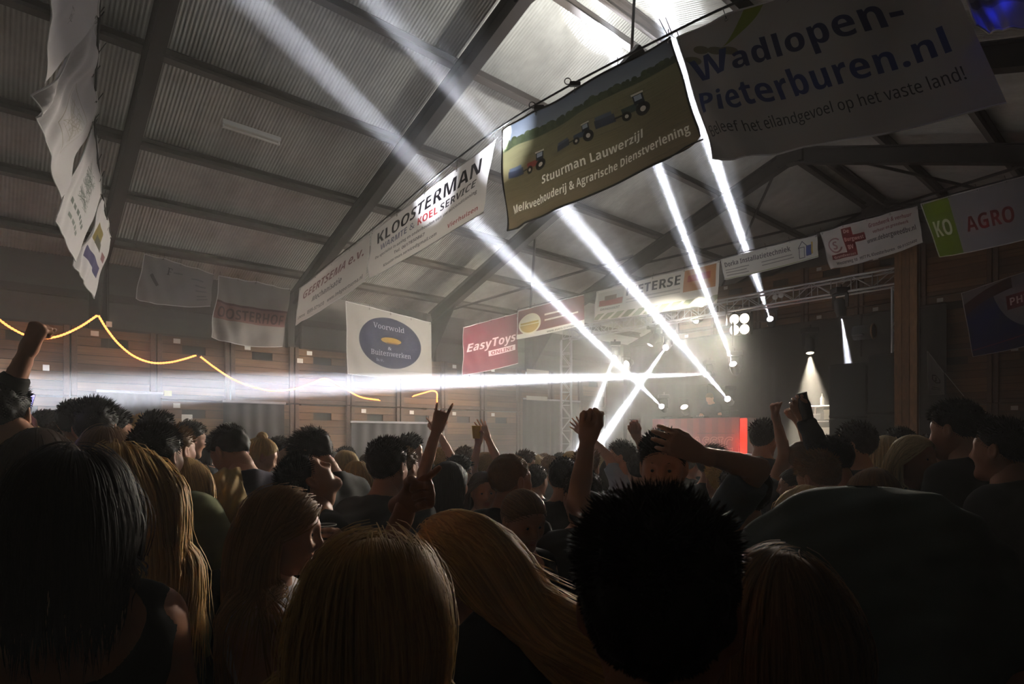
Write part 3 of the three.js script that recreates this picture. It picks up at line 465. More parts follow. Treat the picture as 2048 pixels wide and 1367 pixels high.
{                                                               // black backdrop behind the stage
  const w = 8.6, h = 4.7, g = new THREE.PlaneGeometry(w, h, 120, 8), P = g.attributes.position;
  for (let i = 0; i < P.count; i++) P.setZ(i, 0.05 * Math.sin(P.getX(i) * 13 + Math.sin(P.getX(i) * 3)) * (0.5 + 0.5 * (0.5 - P.getY(i) / h)));
  g.computeVertexNormals();
  const t = thing('backdrop_curtain', 'dark pleated curtain hanging behind the DJ booth', 'curtain', hall(16.02, 8.0, 0), PHI - Math.PI / 2);
  part('cloth', g.translate(0, h / 2 + 0.02, 0), std(0x2b2925, { roughness: 0.95 }), t);
  part('curtain_rail', rod(v3(-w / 2, h + 0.03, 0), v3(w / 2, h + 0.03, 0), 0.025), M.steel, t);
}
function truss(name, label, p, q, s = 0.29) {                    // a box truss from p to q
  const L = p.distanceTo(q), t = thing(name, label, 'truss', p); const d = q.clone().sub(p).normalize(); t.quaternion.setFromUnitVectors(v3(1, 0, 0), d);
  const c = cyl(0.024, 0.024, L, 10).rotateZ(Math.PI / 2);
  for (const y of [-1, 1]) for (const z of [-1, 1]) part('chord', c, M.alu, t).position.set(L / 2, y * s / 2, z * s / 2);
  const n = Math.max(2, Math.round(L / (s * 1.3))), st = L / n, b = rod(v3(0, -s / 2, 0), v3(st, s / 2, 0), 0.01, 6), u = rod(v3(0, -s / 2, 0), v3(0, s / 2, 0), 0.01, 6);
  for (let i = 0; i < n; i++) for (const [z, rx] of [[s / 2, 0], [-s / 2, 0], [s / 2, Math.PI / 2], [-s / 2, Math.PI / 2]]) {
    const m = part('brace', b, M.alu, t); m.rotation.x = rx; if (i % 2) m.rotation.x = rx + Math.PI; m.position.set(i * st, rx ? z : 0, rx ? 0 : z);
    if (!rx) part('upright', u, M.alu, t).position.set(i * st, 0, z);
  }
  return t;
}
truss('truss', 'aluminium box truss spanning the stage front below the banners', hall(RIG, 12.35, 4.78), hall(RIG, 3.75, 4.78));
for (const [b, lab] of [[12.35, 'aluminium truss tower at the crate wall end of the stage'], [3.62, 'aluminium truss tower behind the timber post']]) truss('truss_tower', lab, hall(RIG, b, 0.02), hall(RIG, b, 4.6));
{                                                               // light stands under the low moving heads
  const stand = (x, y, lab, top) => { const p = onA(x, y, top ?? RIG2); const base = p.clone(); base.y = SH; const t = thing('light_stand', lab, 'light stand', base, PHI, 'stands under the moving heads'); const h = p.y - SH - 0.3;
    part('pole', cyl(0.025, 0.03, h, 12, 0.12, h / 2, 0), M.steel, t); part('base_plate', rbox(0.5, 0.03, 0.5, 0.01, 0.12, 0.015, 0), M.steel, t); part('top_plate', rbox(0.36, 0.025, 0.3, 0.008, 0.12, h, 0), M.steel, t); };
  stand(1455, 797, 'steel stand under the front moving head right of the booth centre'); stand(1323, 812, 'steel stand under the moving head left of the booth'); stand(1410, 748, 'steel stand under the moving head that beams along the crate wall', RIG3); { const p = onA(1466, 727, RIG), t = thing('drop_pipe', 'steel drop pipe holding the moving head that lights the roof ridge', 'pipe', v3(p.x, 4.64, p.z)); const L = 4.64 - p.y - 0.4; part('pipe', cyl(0.024, 0.024, L, 12, 0, -L / 2, 0), M.steel, t); part('clamp', rbox(0.08, 0.1, 0.08, 0.01, 0, -0.02, 0), M.black, t); }
}
{                                                               // DJ booth
  const A = 13.05, p0 = onA(1306, 842, A), p1 = onA(1479, 829, A), w = p0.distanceTo(p1), top = (p0.y + p1.y) / 2, h = top - SH, mid = p0.clone().add(p1).multiplyScalar(0.5); mid.y = SH;
  const t = thing('booth', 'red lit disc jockey booth with outlined letters on the stage', 'booth', mid, PHI - Math.PI / 2);
  const tFront = canvasTex(1024, 512, (g, W, H) => { const gr = g.createLinearGradient(0, 0, W, 0); fill(g, '#8f3038', 0, 0, W, H); g.globalAlpha = 0.5; for (let i = 0; i < 14; i++) fill(g, i % 2 ? '#a03a3c' : '#7c2c40', i * W / 14, 0, W / 14, H); g.globalAlpha = 1; txt(g, 'CLASSIC', 640, 330, 190, '#d89a8c', { width: 660, stroke: 5 }); fill(g, '#6a2630', 560, 150, 420, 8); });
  part('front_panel', rbox(w, h, 0.05, 0.01, 0, h / 2, 0), std(0x8f3038, { roughness: 0.6 }), t);
  part('front_print', new THREE.PlaneGeometry(w * 0.99, h * 0.98).translate(0, h / 2, 0.0265), std(0xffffff, { map: tFront, roughness: 0.6 }), t);
  for (const s of [-1, 1]) part('side_panel', rbox(0.05, h, 0.8, 0.01, s * (w / 2 - 0.025), h / 2, -0.42), std(0x5a2026), t);
  part('table_top', rbox(w, 0.05, 0.8, 0.01, 0, h - 0.08, -0.42), M.black, t);
  const led = new THREE.MeshStandardMaterial({ color: 0xff4a30, emissive: 0xff3020, emissiveIntensity: 0.8 });
  part('led_strip', rbox(0.16, h * 0.96, 0.06, 0.02, w / 2 + 0.1, h / 2, 0), led, t, 'glowing red strip light');
  const l = new THREE.PointLight(0xff4a34, 0.7, 0, 2); l.position.set(w / 2 + 0.1, h / 2, 0.2); l.shadow.radius = 8; l.castShadow = true; l.name = 'led_glow'; t.add(l);
  const f = new THREE.PointLight(0xff7a60, 0.9, 0, 2); f.position.set(w * 0.1, 0.12, 0.75); f.shadow.radius = 6; f.castShadow = true; f.name = 'foot_glow'; t.add(f);
  part('foot_lamp', rbox(0.3, 0.06, 0.06, 0.02, w * 0.1, 0.05, 0.72), led, t);
  // decks, mixer and lamp on the table
  const top0 = (lab, geo, mat, pos, cat, name) => { const m = mesh(name, geo, mat, lab, cat); m.position.copy(t.localToWorld(pos)); m.rotation.y = t.rotation.y; return m; };
  t.updateMatrixWorld();
  for (const [x, lab] of [[-0.45, 'left media player deck on the booth table'], [0.45, 'right media player deck on the booth table']]) {
    const k = thing('media_player', lab, 'player', t.localToWorld(v3(x, h - 0.05, -0.4)), t.rotation.y, 'decks on the booth table'); part('case', rbox(0.32, 0.1, 0.38, 0.012, 0, 0.05, 0), M.black, k); part('jog_wheel', cyl(0.1, 0.1, 0.02, 24, 0, 0.11, 0.04), M.steel, k); part('screen', box(0.16, 0.002, 0.08, 0, 0.101, -0.12), new THREE.MeshStandardMaterial({ color: 0xffc080, emissive: 0xff9a50, emissiveIntensity: 1.0 }), k);
  }
  const mx = thing('mixer', 'black mixer between the two decks on the booth', 'mixer', t.localToWorld(v3(0, h - 0.05, -0.4)), t.rotation.y); part('case', rbox(0.32, 0.1, 0.38, 0.012, 0, 0.05, 0), M.black, mx); for (let i = 0; i < 4; i++) part('fader', box(0.02, 0.02, 0.03, -0.09 + i * 0.06, 0.11, 0.1), M.white, mx);
}
// loudspeakers beside the stage
function cabinet(label, a, b, y, w, h, d) {
  const t = thing('loudspeaker', label, 'loudspeaker', hall(a, b, y), PHI - Math.PI / 2, 'loudspeaker stacks');
  part('cabinet', rbox(w, h - 0.006, d, 0.015, 0, h / 2, -d / 2), std(0x070708, { roughness: 0.85 }), t);
  part('grille', rbox(w - 0.05, h - 0.06, 0.02, 0.008, 0, h / 2, 0.008), std(0x0a0a0b, { roughness: 0.8 }), t);
  for (const s of [-1, 1]) part('handle', rbox(0.012, 0.05, 0.16, 0.005, s * (w / 2), h / 2, -d / 2), M.steel, t);
  for (const sx of [-1, 1]) for (const sy of [0.05, h - 0.05]) part('corner_cap', rbox(0.05, 0.05, 0.05, 0.012, sx * (w / 2 - 0.018), sy, -0.02), M.steel, t);
}
{
  const hs = [1.06, 1.06, 1.06]; let y = 0;
  ['lowest loudspeaker of the broad stack beside the stage', 'middle loudspeaker of the broad stack beside the stage', 'top loudspeaker of the broad stack with the moving head above'].forEach((lab, i) => { cabinet(lab, 12.4, 4.43, y, 0.68, hs[i], 0.75); y += hs[i]; });
  y = 0;
  ['lowest loudspeaker of the narrow stack by the timber post', 'middle loudspeaker of the narrow stack by the timber post', 'top loudspeaker of the narrow stack by the timber post'].forEach((lab) => { cabinet(lab, 12.35, 3.8, y, 0.53, 1.1, 0.7); y += 1.1; });
}
{
  const p = onA(1813, 700, 12.2), t = thing('timber_post', 'brown wooden post standing right of the loudspeakers', 'post', v3(p.x, 0, p.z), PHI);
  for (const s of [-1, 0, 1]) part('board', rbox(0.1, 5.15, 0.115, 0.008, 0, 2.575, s * 0.118), M.planks[s + 1], t);
  part('foot', rbox(0.26, 0.1, 0.46, 0.01, 0, 0.05, 0), M.steel, t);
}
{                                                               // bracket with a dark effect light on top of the speakers
  const p = onA(1722, 708, 12.8); const t = thing('effect_light', 'dark barrel shaped effect light on a bracket above the loudspeakers', 'stage light', p, PHI);
  part('pole', cyl(0.02, 0.02, 0.5, 10, 0, 0.2, 0), M.steel, t);
  part('barrel', cyl(0.14, 0.14, 0.34, 20).rotateX(Math.PI / 2).translate(0, 0.42, 0.05), M.black, t);
  part('rim', new THREE.TorusGeometry(0.14, 0.016, 8, 24).translate(0, 0.42, 0.22), std(0x7a5a3a, { metalness: 0.4, roughness: 0.4 }), t);
  for (const s of [-1, 1]) part('fin', rbox(0.2, 0.02, 0.2, 0.006, s * 0.16, 0.42 + s * 0.06, 0), M.black, t);
  part('bracket_arm', rod(v3(0, 0.45, 0), v3(0.02, 0.78, 0), 0.02), M.steel, t);
}
{                                                               // white riser and rack lit by the warm spot
  const p = onA(1640, 880, 13.5), t = thing('riser', 'white plywood riser under the warm spot beside the loudspeakers', 'riser', v3(p.x, 1.0, p.z), PHI);
  part('body', rbox(1.2, 0.36, 0.7, 0.012, 0.4, 0.18, 0), M.white, t);
  const q = thing('equipment_rack', 'pale shelf rack with small boxes glowing in the warm spot', 'rack', v3(p.x + 0.1, 1.36, p.z), PHI - Math.PI / 2);
  for (const x of [-0.27, 0.27]) for (const z of [-0.2, 0.2]) part('upright', rbox(0.03, 1.1, 0.03, 0.004, x, 0.55, z), M.white, q);
  for (const y of [0.1, 0.42, 0.74, 1.06]) part('shelf', rbox(0.58, 0.025, 0.44, 0.004, 0, y, 0), M.white, q);
  const bx = [[0.12, 0.13, 0.22, 0.25], [-0.14, 0.13, 0.2, 0.18], [0.0, 0.45, 0.3, 0.16], [0.1, 0.77, 0.14, 0.22], [-0.12, 0.77, 0.16, 0.14]];
  q.updateMatrixWorld();
  bx.forEach(([x, y, w, h], i) => { const k = mesh('storage_box', merge([rbox(w, h, 0.24, 0.012, 0, h / 2, 0), rbox(w + 0.01, 0.03, 0.25, 0.006, 0, h - 0.02, 0)]), std([0xd8d4c8, 0xbfc4c9, 0xe2dfd6, 0xcac3b4, 0xdcdcdc][i]), ['tall right box on the lowest shelf of the pale rack', 'left box on the lowest shelf of the pale rack', 'wide box on the second shelf of the pale rack', 'right box on the third shelf of the pale rack', 'left box on the third shelf of the pale rack'][i], 'box'); k.position.copy(q.localToWorld(v3(x, y, 0))); k.rotation.y = q.rotation.y; });
  const ss = [[0, 1.07, 0.05]]; const b = mesh('bottle', new THREE.LatheGeometry([[0, 0], [0.04, 0], [0.04, 0.16], [0.015, 0.22], [0.015, 0.27], [0, 0.27]].map(([x, y]) => new THREE.Vector2(x, y)), 16), M.white, 'white bottle on top of the pale rack', 'bottle'); b.position.copy(q.localToWorld(v3(-0.05, 1.075, 0)));
}
{                                                               // pair of small round lamps on the truss
  for (const [x, y, lab] of [[1550, 594, 'left one of two small pale round lamps on the truss'], [1562, 590, 'right one of two small pale round lamps on the truss']]) {
    const p = onA(x, y, RIG - 0.16), t = thing('small_lamp', lab, 'stage light', p); const d = v3(0, EYE, 0).sub(p).normalize(); t.quaternion.setFromUnitVectors(v3(0, 0, 1), d);
    part('shell', cyl(0.06, 0.045, 0.1, 16).rotateX(Math.PI / 2).translate(0, 0, -0.04), M.alu, t); part('front_glass', new THREE.SphereGeometry(0.055, 16, 8).scale(1, 1, 0.4), std(0xdedede, { roughness: 0.15 }), t);
  }
  const p = onA(2010, -70, 4.6), t = thing('blue_lamp', 'blue lamp above the grey banner end in the top right corner', 'lamp', p.clone()); 
  part('can', cyl(0.1, 0.08, 0.2, 16), M.black, t); part('lens', cyl(0.085, 0.085, 0.01, 20, 0, -0.105, 0), new THREE.MeshStandardMaterial({ color: 0x3040ff, emissive: 0x1a2cff, emissiveIntensity: 1.2 }), t);
  const l = new THREE.SpotLight(0x2030ff, 0.12, 0, 0.5, 0.9, 2); l.position.set(0, -0.13, 0); l.target.position.copy(onA(1990, 20, MID - 0.1).sub(p)); l.castShadow = true; l.shadow.radius = 3; l.name = 'blue_glow'; t.add(l, l.target);
}
// ---------------------------------------------------------------- people: distance fields, meshed by surface nets
function surfaceNets(f, lo, hi, cell) {
  const n = [0, 1, 2].map((k) => Math.ceil((hi[k] - lo[k]) / cell) + 2), [nx, ny, nz] = n, B = 6, val = new Float32Array(nx * ny * nz).fill(NaN), vid = new Int32Array(nx * ny * nz).fill(-1);
  const X = (i) => lo[0] + (i - 0.5) * cell, Y = (j) => lo[1] + (j - 0.5) * cell, Z = (k) => lo[2] + (k - 0.5) * cell, at3 = (i, j, k) => (k * ny + j) * nx + i;
  const pos = [], idx = [], cells = [], reach = cell * (B / 2 + 0.5) * 1.9;
  const get = (i, j, k) => { const q = at3(i, j, k); let v = val[q]; if (v !== v) v = val[q] = f(X(i), Y(j), Z(k)); return v; };
  for (let bk = 0; bk < nz - 1; bk += B) for (let bj = 0; bj < ny - 1; bj += B) for (let bi = 0; bi < nx - 1; bi += B) {
    if (Math.abs(f(X(bi + B / 2), Y(bj + B / 2), Z(bk + B / 2))) > reach) continue;
    for (let k = bk; k < Math.min(bk + B, nz - 1); k++) for (let j = bj; j < Math.min(bj + B, ny - 1); j++) for (let i = bi; i < Math.min(bi + B, nx - 1); i++) {
      const v = [get(i, j, k), get(i + 1, j, k), get(i, j + 1, k), get(i + 1, j + 1, k), get(i, j, k + 1), get(i + 1, j, k + 1), get(i, j + 1, k + 1), get(i + 1, j + 1, k + 1)];
      let m = 0; for (let c = 0; c < 8; c++) if (v[c] < 0) m |= 1 << c;
      if (m === 0 || m === 255) continue;
      let x = 0, y = 0, z = 0, c = 0;
      for (let a = 0; a < 8; a++) for (const bit of [1, 2, 4]) { if (a & bit) continue; const b = a | bit; if ((v[a] < 0) === (v[b] < 0)) continue; const t = v[a] / (v[a] - v[b]); x += (a & 1) + (bit === 1 ? t : 0); y += ((a >> 1) & 1) + (bit === 2 ? t : 0); z += ((a >> 2) & 1) + (bit === 4 ? t : 0); c++; }
      vid[at3(i, j, k)] = pos.length / 3; pos.push(X(i) + x / c * cell, Y(j) + y / c * cell, Z(k) + z / c * cell); cells.push(i, j, k);
    }
  }
  const quad = (a, b, c, d, flip) => { if (a < 0 || b < 0 || c < 0 || d < 0) return; if (flip) idx.push(a, b, c, a, c, d); else idx.push(a, c, b, a, d, c); };
  for (let q = 0; q < cells.length; q += 3) {
    const i = cells[q], j = cells[q + 1], k = cells[q + 2], s = val[at3(i, j, k)] < 0;
    if (j && k && s !== val[at3(i + 1, j, k)] < 0) quad(vid[at3(i, j, k)], vid[at3(i, j - 1, k)], vid[at3(i, j - 1, k - 1)], vid[at3(i, j, k - 1)], s);
    if (i && k && s !== val[at3(i, j + 1, k)] < 0) quad(vid[at3(i, j, k)], vid[at3(i, j, k - 1)], vid[at3(i - 1, j, k - 1)], vid[at3(i - 1, j, k)], s);
    if (i && j && s !== val[at3(i, j, k + 1)] < 0) quad(vid[at3(i, j, k)], vid[at3(i - 1, j, k)], vid[at3(i - 1, j - 1, k)], vid[at3(i, j - 1, k)], s);
  }
  const nor = new Float32Array(pos.length), e = cell * 0.4;
  for (let q = 0; q < pos.length; q += 3) {
    const x = pos[q], y = pos[q + 1], z = pos[q + 2], a = f(x + e, y, z) - f(x - e, y, z), b = f(x, y + e, z) - f(x, y - e, z), c = f(x, y, z + e) - f(x, y, z - e), l = Math.hypot(a, b, c) || 1;
    nor[q] = a / l; nor[q + 1] = b / l; nor[q + 2] = c / l;
  }
  const g = new THREE.BufferGeometry(); g.setAttribute('position', new THREE.Float32BufferAttribute(pos, 3)); g.setAttribute('normal', new THREE.BufferAttribute(nor, 3)); g.setIndex(idx);
  return g;
}
const smin = (a, b, k) => { const h = Math.max(k - Math.abs(a - b), 0) / k; return Math.min(a, b) - h * h * k * 0.25; };
const smax = (a, b, k) => -smin(-a, -b, k);
function bone(a, b, ra, rb = ra, k = 0.03) { const d = [b.x - a.x, b.y - a.y, b.z - a.z]; return { ax: a.x, ay: a.y, az: a.z, dx: d[0], dy: d[1], dz: d[2], l2: d[0] * d[0] + d[1] * d[1] + d[2] * d[2] || 1e-9, ra, dr: rb - ra, k, a, b, rb }; }
function bd(o, x, y, z) { x -= o.ax; y -= o.ay; z -= o.az; let t = (x * o.dx + y * o.dy + z * o.dz) / o.l2; t = t < 0 ? 0 : t > 1 ? 1 : t; const p = x - o.dx * t, q = y - o.dy * t, r = z - o.dz * t; return Math.sqrt(p * p + q * q + r * r) - o.ra - o.dr * t; }
const union = (bs) => (x, y, z) => { let d = 1e3; for (let i = 0; i < bs.length; i++) { const e = bd(bs[i], x, y, z); if (e < d + 0.06) d = smin(d, e, bs[i].k); } return d; };
const ell = (x, y, z, cx, cy, cz, rx, ry, rz) => { const a = (x - cx) / rx, b = (y - cy) / ry, c = (z - cz) / rz, k0 = Math.sqrt(a * a + b * b + c * c), a2 = a / rx, b2 = b / ry, c2 = c / rz, k1 = Math.sqrt(a2 * a2 + b2 * b2 + c2 * c2); return k1 < 1e-6 ? -Math.min(rx, ry, rz) : k0 * (k0 - 1) / k1; };
const sph = (x, y, z, cx, cy, cz, r) => Math.hypot(x - cx, y - cy, z - cz) - r;

// the head: origin between the ears, face towards +z
const skull = (x, y, z) => smin(ell(x, y, z, 0, 0.03, -0.012, 0.076, 0.088, 0.098), ell(x, y, z, 0, 0.0, 0.02, 0.066, 0.085, 0.076), 0.03);
function headField(fem) {
  const jw = fem ? 0.047 : 0.054, ch = fem ? 0.017 : 0.022, chy = fem ? -0.1 : -0.106, B = (a, b, ra, rb, k) => bone(v3(...a), v3(...b), ra, rb, k);
  const bs = [B([-jw, -0.035, 0.0], [-0.012, chy + 0.004, 0.062], 0.022, ch, 0.03), B([jw, -0.035, 0.0], [0.012, chy + 0.004, 0.062], 0.022, ch, 0.03), B([-0.012, chy, 0.066], [0.012, chy, 0.066], ch, ch, 0.02)];
  const nose = [B([0, 0.014, 0.086], [0, -0.028, 0.108], 0.007, 0.011, 0.014), B([-0.011, -0.034, 0.094], [0.011, -0.034, 0.094], 0.009, 0.009, 0.012)];
  const lips = [B([-0.017, -0.062, 0.083], [0.017, -0.062, 0.083], 0.0062, 0.0062, 0.006), B([-0.014, -0.073, 0.081], [0.014, -0.073, 0.081], 0.0072, 0.0072, 0.006)];
  const brow = [B([-0.042, 0.026, 0.066], [-0.012, 0.022, 0.08], 0.011, 0.01, 0.02), B([0.042, 0.026, 0.066], [0.012, 0.022, 0.08], 0.011, 0.01, 0.02)];
  return (x, y, z) => {
    let d = smin(skull(x, y, z), ell(x, y, z, 0, -0.04, 0.03, 0.055, 0.072, 0.058), 0.03);
    if (z > -0.04) {
      for (const b of bs) d = smin(d, bd(b, x, y, z), b.k);
      const ax = Math.abs(x);
      d = smin(d, sph(ax, y, z, 0.038, -0.024, 0.058, 0.024), 0.03);
      for (const b of brow) d = smin(d, bd(b, x, y, z), fem ? 0.026 : b.k);
      d = smax(d, -sph(ax, y, z, 0.032, 0.003, 0.098, 0.02), 0.016);
      d = smin(d, ell(ax, y, z, 0.031, 0.001, 0.0715, 0.0158, 0.0125, 0.0138), 0.004);
      d = smax(d, -ell(ax, y, z, 0.031, 0.001, 0.087, 0.0125, 0.0038, 0.013), 0.002);
      for (const b of nose) d = smin(d, bd(b, x, y, z), b.k);
      for (const b of lips) d = smin(d, bd(b, x, y, z), b.k);
      d = smax(d, -ell(x, y, z, 0, -0.0675, 0.094, 0.02, 0.0022, 0.01), 0.004);
    }
    const ex = Math.abs(x) - 0.078 + z * 0.25;
    let ear = ell(ex, y, z, 0.002, -0.003, -0.008, 0.011, 0.032, 0.019); ear = smax(ear, -ell(ex, y, z, 0.012, 0.0, -0.006, 0.008, 0.02, 0.011), 0.006);
    d = smin(d, ear, 0.01);
    d = smin(d, ell(x, y, z, 0, -0.1, -0.02, 0.055, 0.06, 0.055), 0.04);
    return d;
  };
}
const headCache = new Map();
function headGeo(fem, cell) {
  const key = `${fem}${cell}`; if (headCache.has(key)) return headCache.get(key);
  const g = surfaceNets(headField(fem), [-0.11, -0.165, -0.13], [0.11, 0.135, 0.135], cell), p = g.attributes.position, c = new Float32Array(p.count * 3).fill(1);
  for (let i = 0; i < p.count; i++) { const x = p.getX(i), y = p.getY(i), z = p.getZ(i), l = Math.min(1, Math.max(0, 1.25 - Math.hypot(x / 0.024, (y + 0.0675) / 0.014) * 0.9)) * (z > 0.07 ? 1 : 0); c[i * 3] = 1 - 0.12 * l; c[i * 3 + 1] = 1 - 0.45 * l; c[i * 3 + 2] = 1 - 0.38 * l; }
  g.setAttribute('color', new THREE.BufferAttribute(c, 3)); headCache.set(key, g); return g;
}
// right hand: wrist at the origin, fingers along +y, palm towards +z, thumb towards +x; numbers bend each finger (base, middle, tip), last the thumb
const HANDS = { relaxed: [[0.35, 0.4, 0.3], [0.35, 0.45, 0.3], [0.3, 0.4, 0.3], [0.25, 0.35, 0.25], 0.5], open: [[0.05, 0.08, 0.05], [0.0, 0.06, 0.04], [0.0, 0.05, 0.04], [0.05, 0.06, 0.05], 0.1], fist: [[1.45, 1.7, 1.0], [1.5, 1.7, 1.0], [1.5, 1.7, 1.0], [1.45, 1.65, 1.0], 1.2], point: [[1.3, 1.5, 0.9], [1.3, 1.5, 0.9], [1.2, 1.5, 0.9], [0.05, 0.08, 0.05], 0.8], horns: [[0.05, 0.08, 0.05], [1.4, 1.7, 0.9], [1.4, 1.7, 0.9], [0.05, 0.05, 0.05], 1.1], hold: [[0.75, 0.85, 0.5], [0.7, 0.85, 0.5], [0.7, 0.8, 0.5], [0.65, 0.8, 0.45], 0.75], peace: [[1.4, 1.7, 0.9], [1.4, 1.7, 0.9], [0.03, 0.06, 0.04], [0.03, 0.05, 0.05], 1.2] };
const handCache = new Map();
function handGeo(pose, left, cell) {
  const key = `${pose}${left}${cell}`; if (handCache.has(key)) return handCache.get(key);
  const q = HANDS[pose], bs = [], base = [[-0.033, 0.082], [-0.012, 0.092], [0.01, 0.094], [0.031, 0.088]], len = [0.058, 0.074, 0.08, 0.072], rad = [0.0082, 0.0092, 0.0096, 0.0092], spread = pose === 'open' ? 0.16 : pose === 'horns' || pose === 'peace' ? 0.12 : 0.05;
  for (let i = 0; i < 4; i++) {
    bs.push(bone(v3(base[i][0] * 0.55, 0.005, 0), v3(base[i][0], base[i][1], 0), 0.0165, 0.0125, 0.016));
    let p = v3(base[i][0], base[i][1], 0), ang = 0; const sx = Math.sin(spread * (i - 1.4));
    [0.46, 0.3, 0.24].forEach((part_, j) => { ang += q[i][j]; const L = len[i] * part_, e = p.clone().add(v3(sx * L * Math.cos(ang), Math.cos(ang) * L, Math.sin(ang) * L)); bs.push(bone(p, e, rad[i] * (1 - 0.07 * j), rad[i] * (0.93 - 0.09 * j), 0.005)); p = e; });
  }
  const th = q[4], t0 = v3(0.02, 0.022, 0.008), t1 = v3(0.046 - th * 0.012, 0.05, 0.014 + th * 0.014), t2 = v3(0.06 - th * 0.032, 0.082, 0.016 + th * 0.028), t3 = v3(0.066 - th * 0.055, 0.106 - th * 0.008, 0.017 + th * 0.034);
  bs.push(bone(t0, t1, 0.017, 0.0125, 0.014), bone(t1, t2, 0.012, 0.0105, 0.006), bone(t2, t3, 0.0105, 0.0085, 0.006), bone(v3(0, -0.05, 0), v3(0, 0.01, 0), 0.027, 0.026, 0.02));
  const g = surfaceNets(union(bs), [-0.075, -0.085, -0.04], [0.09, 0.2, 0.11], cell);
  if (left) { const p = g.attributes.position, n = g.attributes.normal; for (let i = 0; i < p.count; i++) { p.setX(i, -p.getX(i)); n.setX(i, -n.getX(i)); } const ix = g.index.array; for (let i = 0; i < ix.length; i += 3) [ix[i], ix[i + 1]] = [ix[i + 1], ix[i]]; }
  g.setAttribute('color', new THREE.BufferAttribute(new Float32Array(g.attributes.position.count * 3).fill(1), 3)); handCache.set(key, g); return g;
}
const matCache = new Map();
const skinMat = (c) => { if (!matCache.has('s' + c)) matCache.set('s' + c, new THREE.MeshPhysicalMaterial({ color: c, roughness: 0.5, vertexColors: true, specularIntensity: 0.7 })); return matCache.get('s' + c); };
const clothMat = (c, rough = 0.9) => { const k = 'c' + c + rough; if (!matCache.has(k)) matCache.set(k, new THREE.MeshPhysicalMaterial({ color: c, roughness: rough, sheen: 0.12, sheenRoughness: 0.6, sheenColor: new THREE.Color(0x444444) })); return matCache.get(k); };
const hairMat = (() => { const k = new THREE.MeshPhysicalMaterial({ color: 0xffffff, vertexColors: true, roughness: 0.55, specularIntensity: 0.45, sheen: 0.15, sheenColor: new THREE.Color(0x887766), sheenRoughness: 0.4, side: THREE.DoubleSide }); return k; })();
const eyeMat = std(0x9a938c, { roughness: 0.2 }), irisMat = std(0x3a4a52, { roughness: 0.2 });
const SKIN = [0xb98468, 0xc08d72, 0xb07c60, 0xc79479];
const HAIR = { black: 0x15110f, dark: 0x241913, brown: 0x3f2a1c, light: 0x7d5a38, blond: 0xc8a264, pale: 0xdcc598, honey: 0xa67c4c, grey: 0x9a9790, white: 0xd8d6d0 };

function ribbons(list, color, seed, width) {                    // hair strands as narrow bent ribbons with their own tone
  const r = rng(seed), pos = [], nor = [], col = [], idx = [], base = new THREE.Color(color), c = new THREE.Color(), tg = v3(0, 0, 0), sd = v3(0, 0, 0), nn = v3(0, 0, 0);
  for (const s of list) {
    const m = 0.72 + r() * 0.5, n = s.length, st = pos.length / 3; c.copy(base).multiplyScalar(m); c.g *= 0.96 + r() * 0.06;
    for (let i = 0; i < n; i++) {
      const p = s[i].p; tg.copy(s[Math.min(n - 1, i + 1)].p).sub(s[Math.max(0, i - 1)].p).normalize(); nn.copy(s[i].n); sd.copy(tg).cross(nn).normalize(); nn.copy(sd).cross(tg).normalize();
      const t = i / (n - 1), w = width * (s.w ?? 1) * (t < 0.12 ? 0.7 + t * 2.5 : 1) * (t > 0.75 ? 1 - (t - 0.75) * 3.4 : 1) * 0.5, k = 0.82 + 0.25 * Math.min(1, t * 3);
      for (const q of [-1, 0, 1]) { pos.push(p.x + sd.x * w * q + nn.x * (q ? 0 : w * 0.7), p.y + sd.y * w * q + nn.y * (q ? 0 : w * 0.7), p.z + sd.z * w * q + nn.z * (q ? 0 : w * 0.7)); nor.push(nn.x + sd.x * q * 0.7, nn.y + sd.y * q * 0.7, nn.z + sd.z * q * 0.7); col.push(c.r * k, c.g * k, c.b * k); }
      if (i < n - 1) { const a = st + i * 3; idx.push(a, a + 1, a + 3, a + 1, a + 4, a + 3, a + 1, a + 2, a + 4, a + 2, a + 5, a + 4); }
    }
  }
  const g = new THREE.BufferGeometry(); g.setAttribute('position', new THREE.Float32BufferAttribute(pos, 3)); g.setAttribute('normal', new THREE.Float32BufferAttribute(nor, 3)); g.setAttribute('color', new THREE.Float32BufferAttribute(col, 3)); g.setIndex(idx); return g;
}
const scalp = (n) => v3(n.x * 0.077, 0.03 + n.y * 0.088, -0.01 + n.z * 0.098);
const hairRegion = (p, low = 0) => p.y * 0.75 - p.z * 0.66 + 0.002 + low;
function hairCapGeo(style, color, cell, seed) {
  const { top = 0.022, side = 0.009, low = 0, rough = 0.006 } = style;
  const g = surfaceNets((x, y, z) => { const up = Math.min(1, Math.max(0, (y - 0.02) / 0.06)), n = rough * (Math.sin(x * 90 + seed) * Math.sin(y * 80 + seed * 2) * Math.sin(z * 85 + seed * 3)); return smax(skull(x, y, z) - (side + (top - side) * up + n) * Math.min(1, 0.15 + Math.max(0, hairRegion({ y, z }, low)) / 0.03), -hairRegion({ y, z }, low), 0.012); }, [-0.13, -0.14, -0.16], [0.13, 0.18, 0.14], cell);
  const c = new THREE.Color(color), n = g.attributes.position.count, a = new Float32Array(n * 3); for (let i = 0; i < n; i++) { const k = 0.75 + 0.2 * hash(i, seed, 3); a.set([c.r * k, c.g * k, c.b * k], i * 3); } g.setAttribute('color', new THREE.BufferAttribute(a, 3)); return g;
}
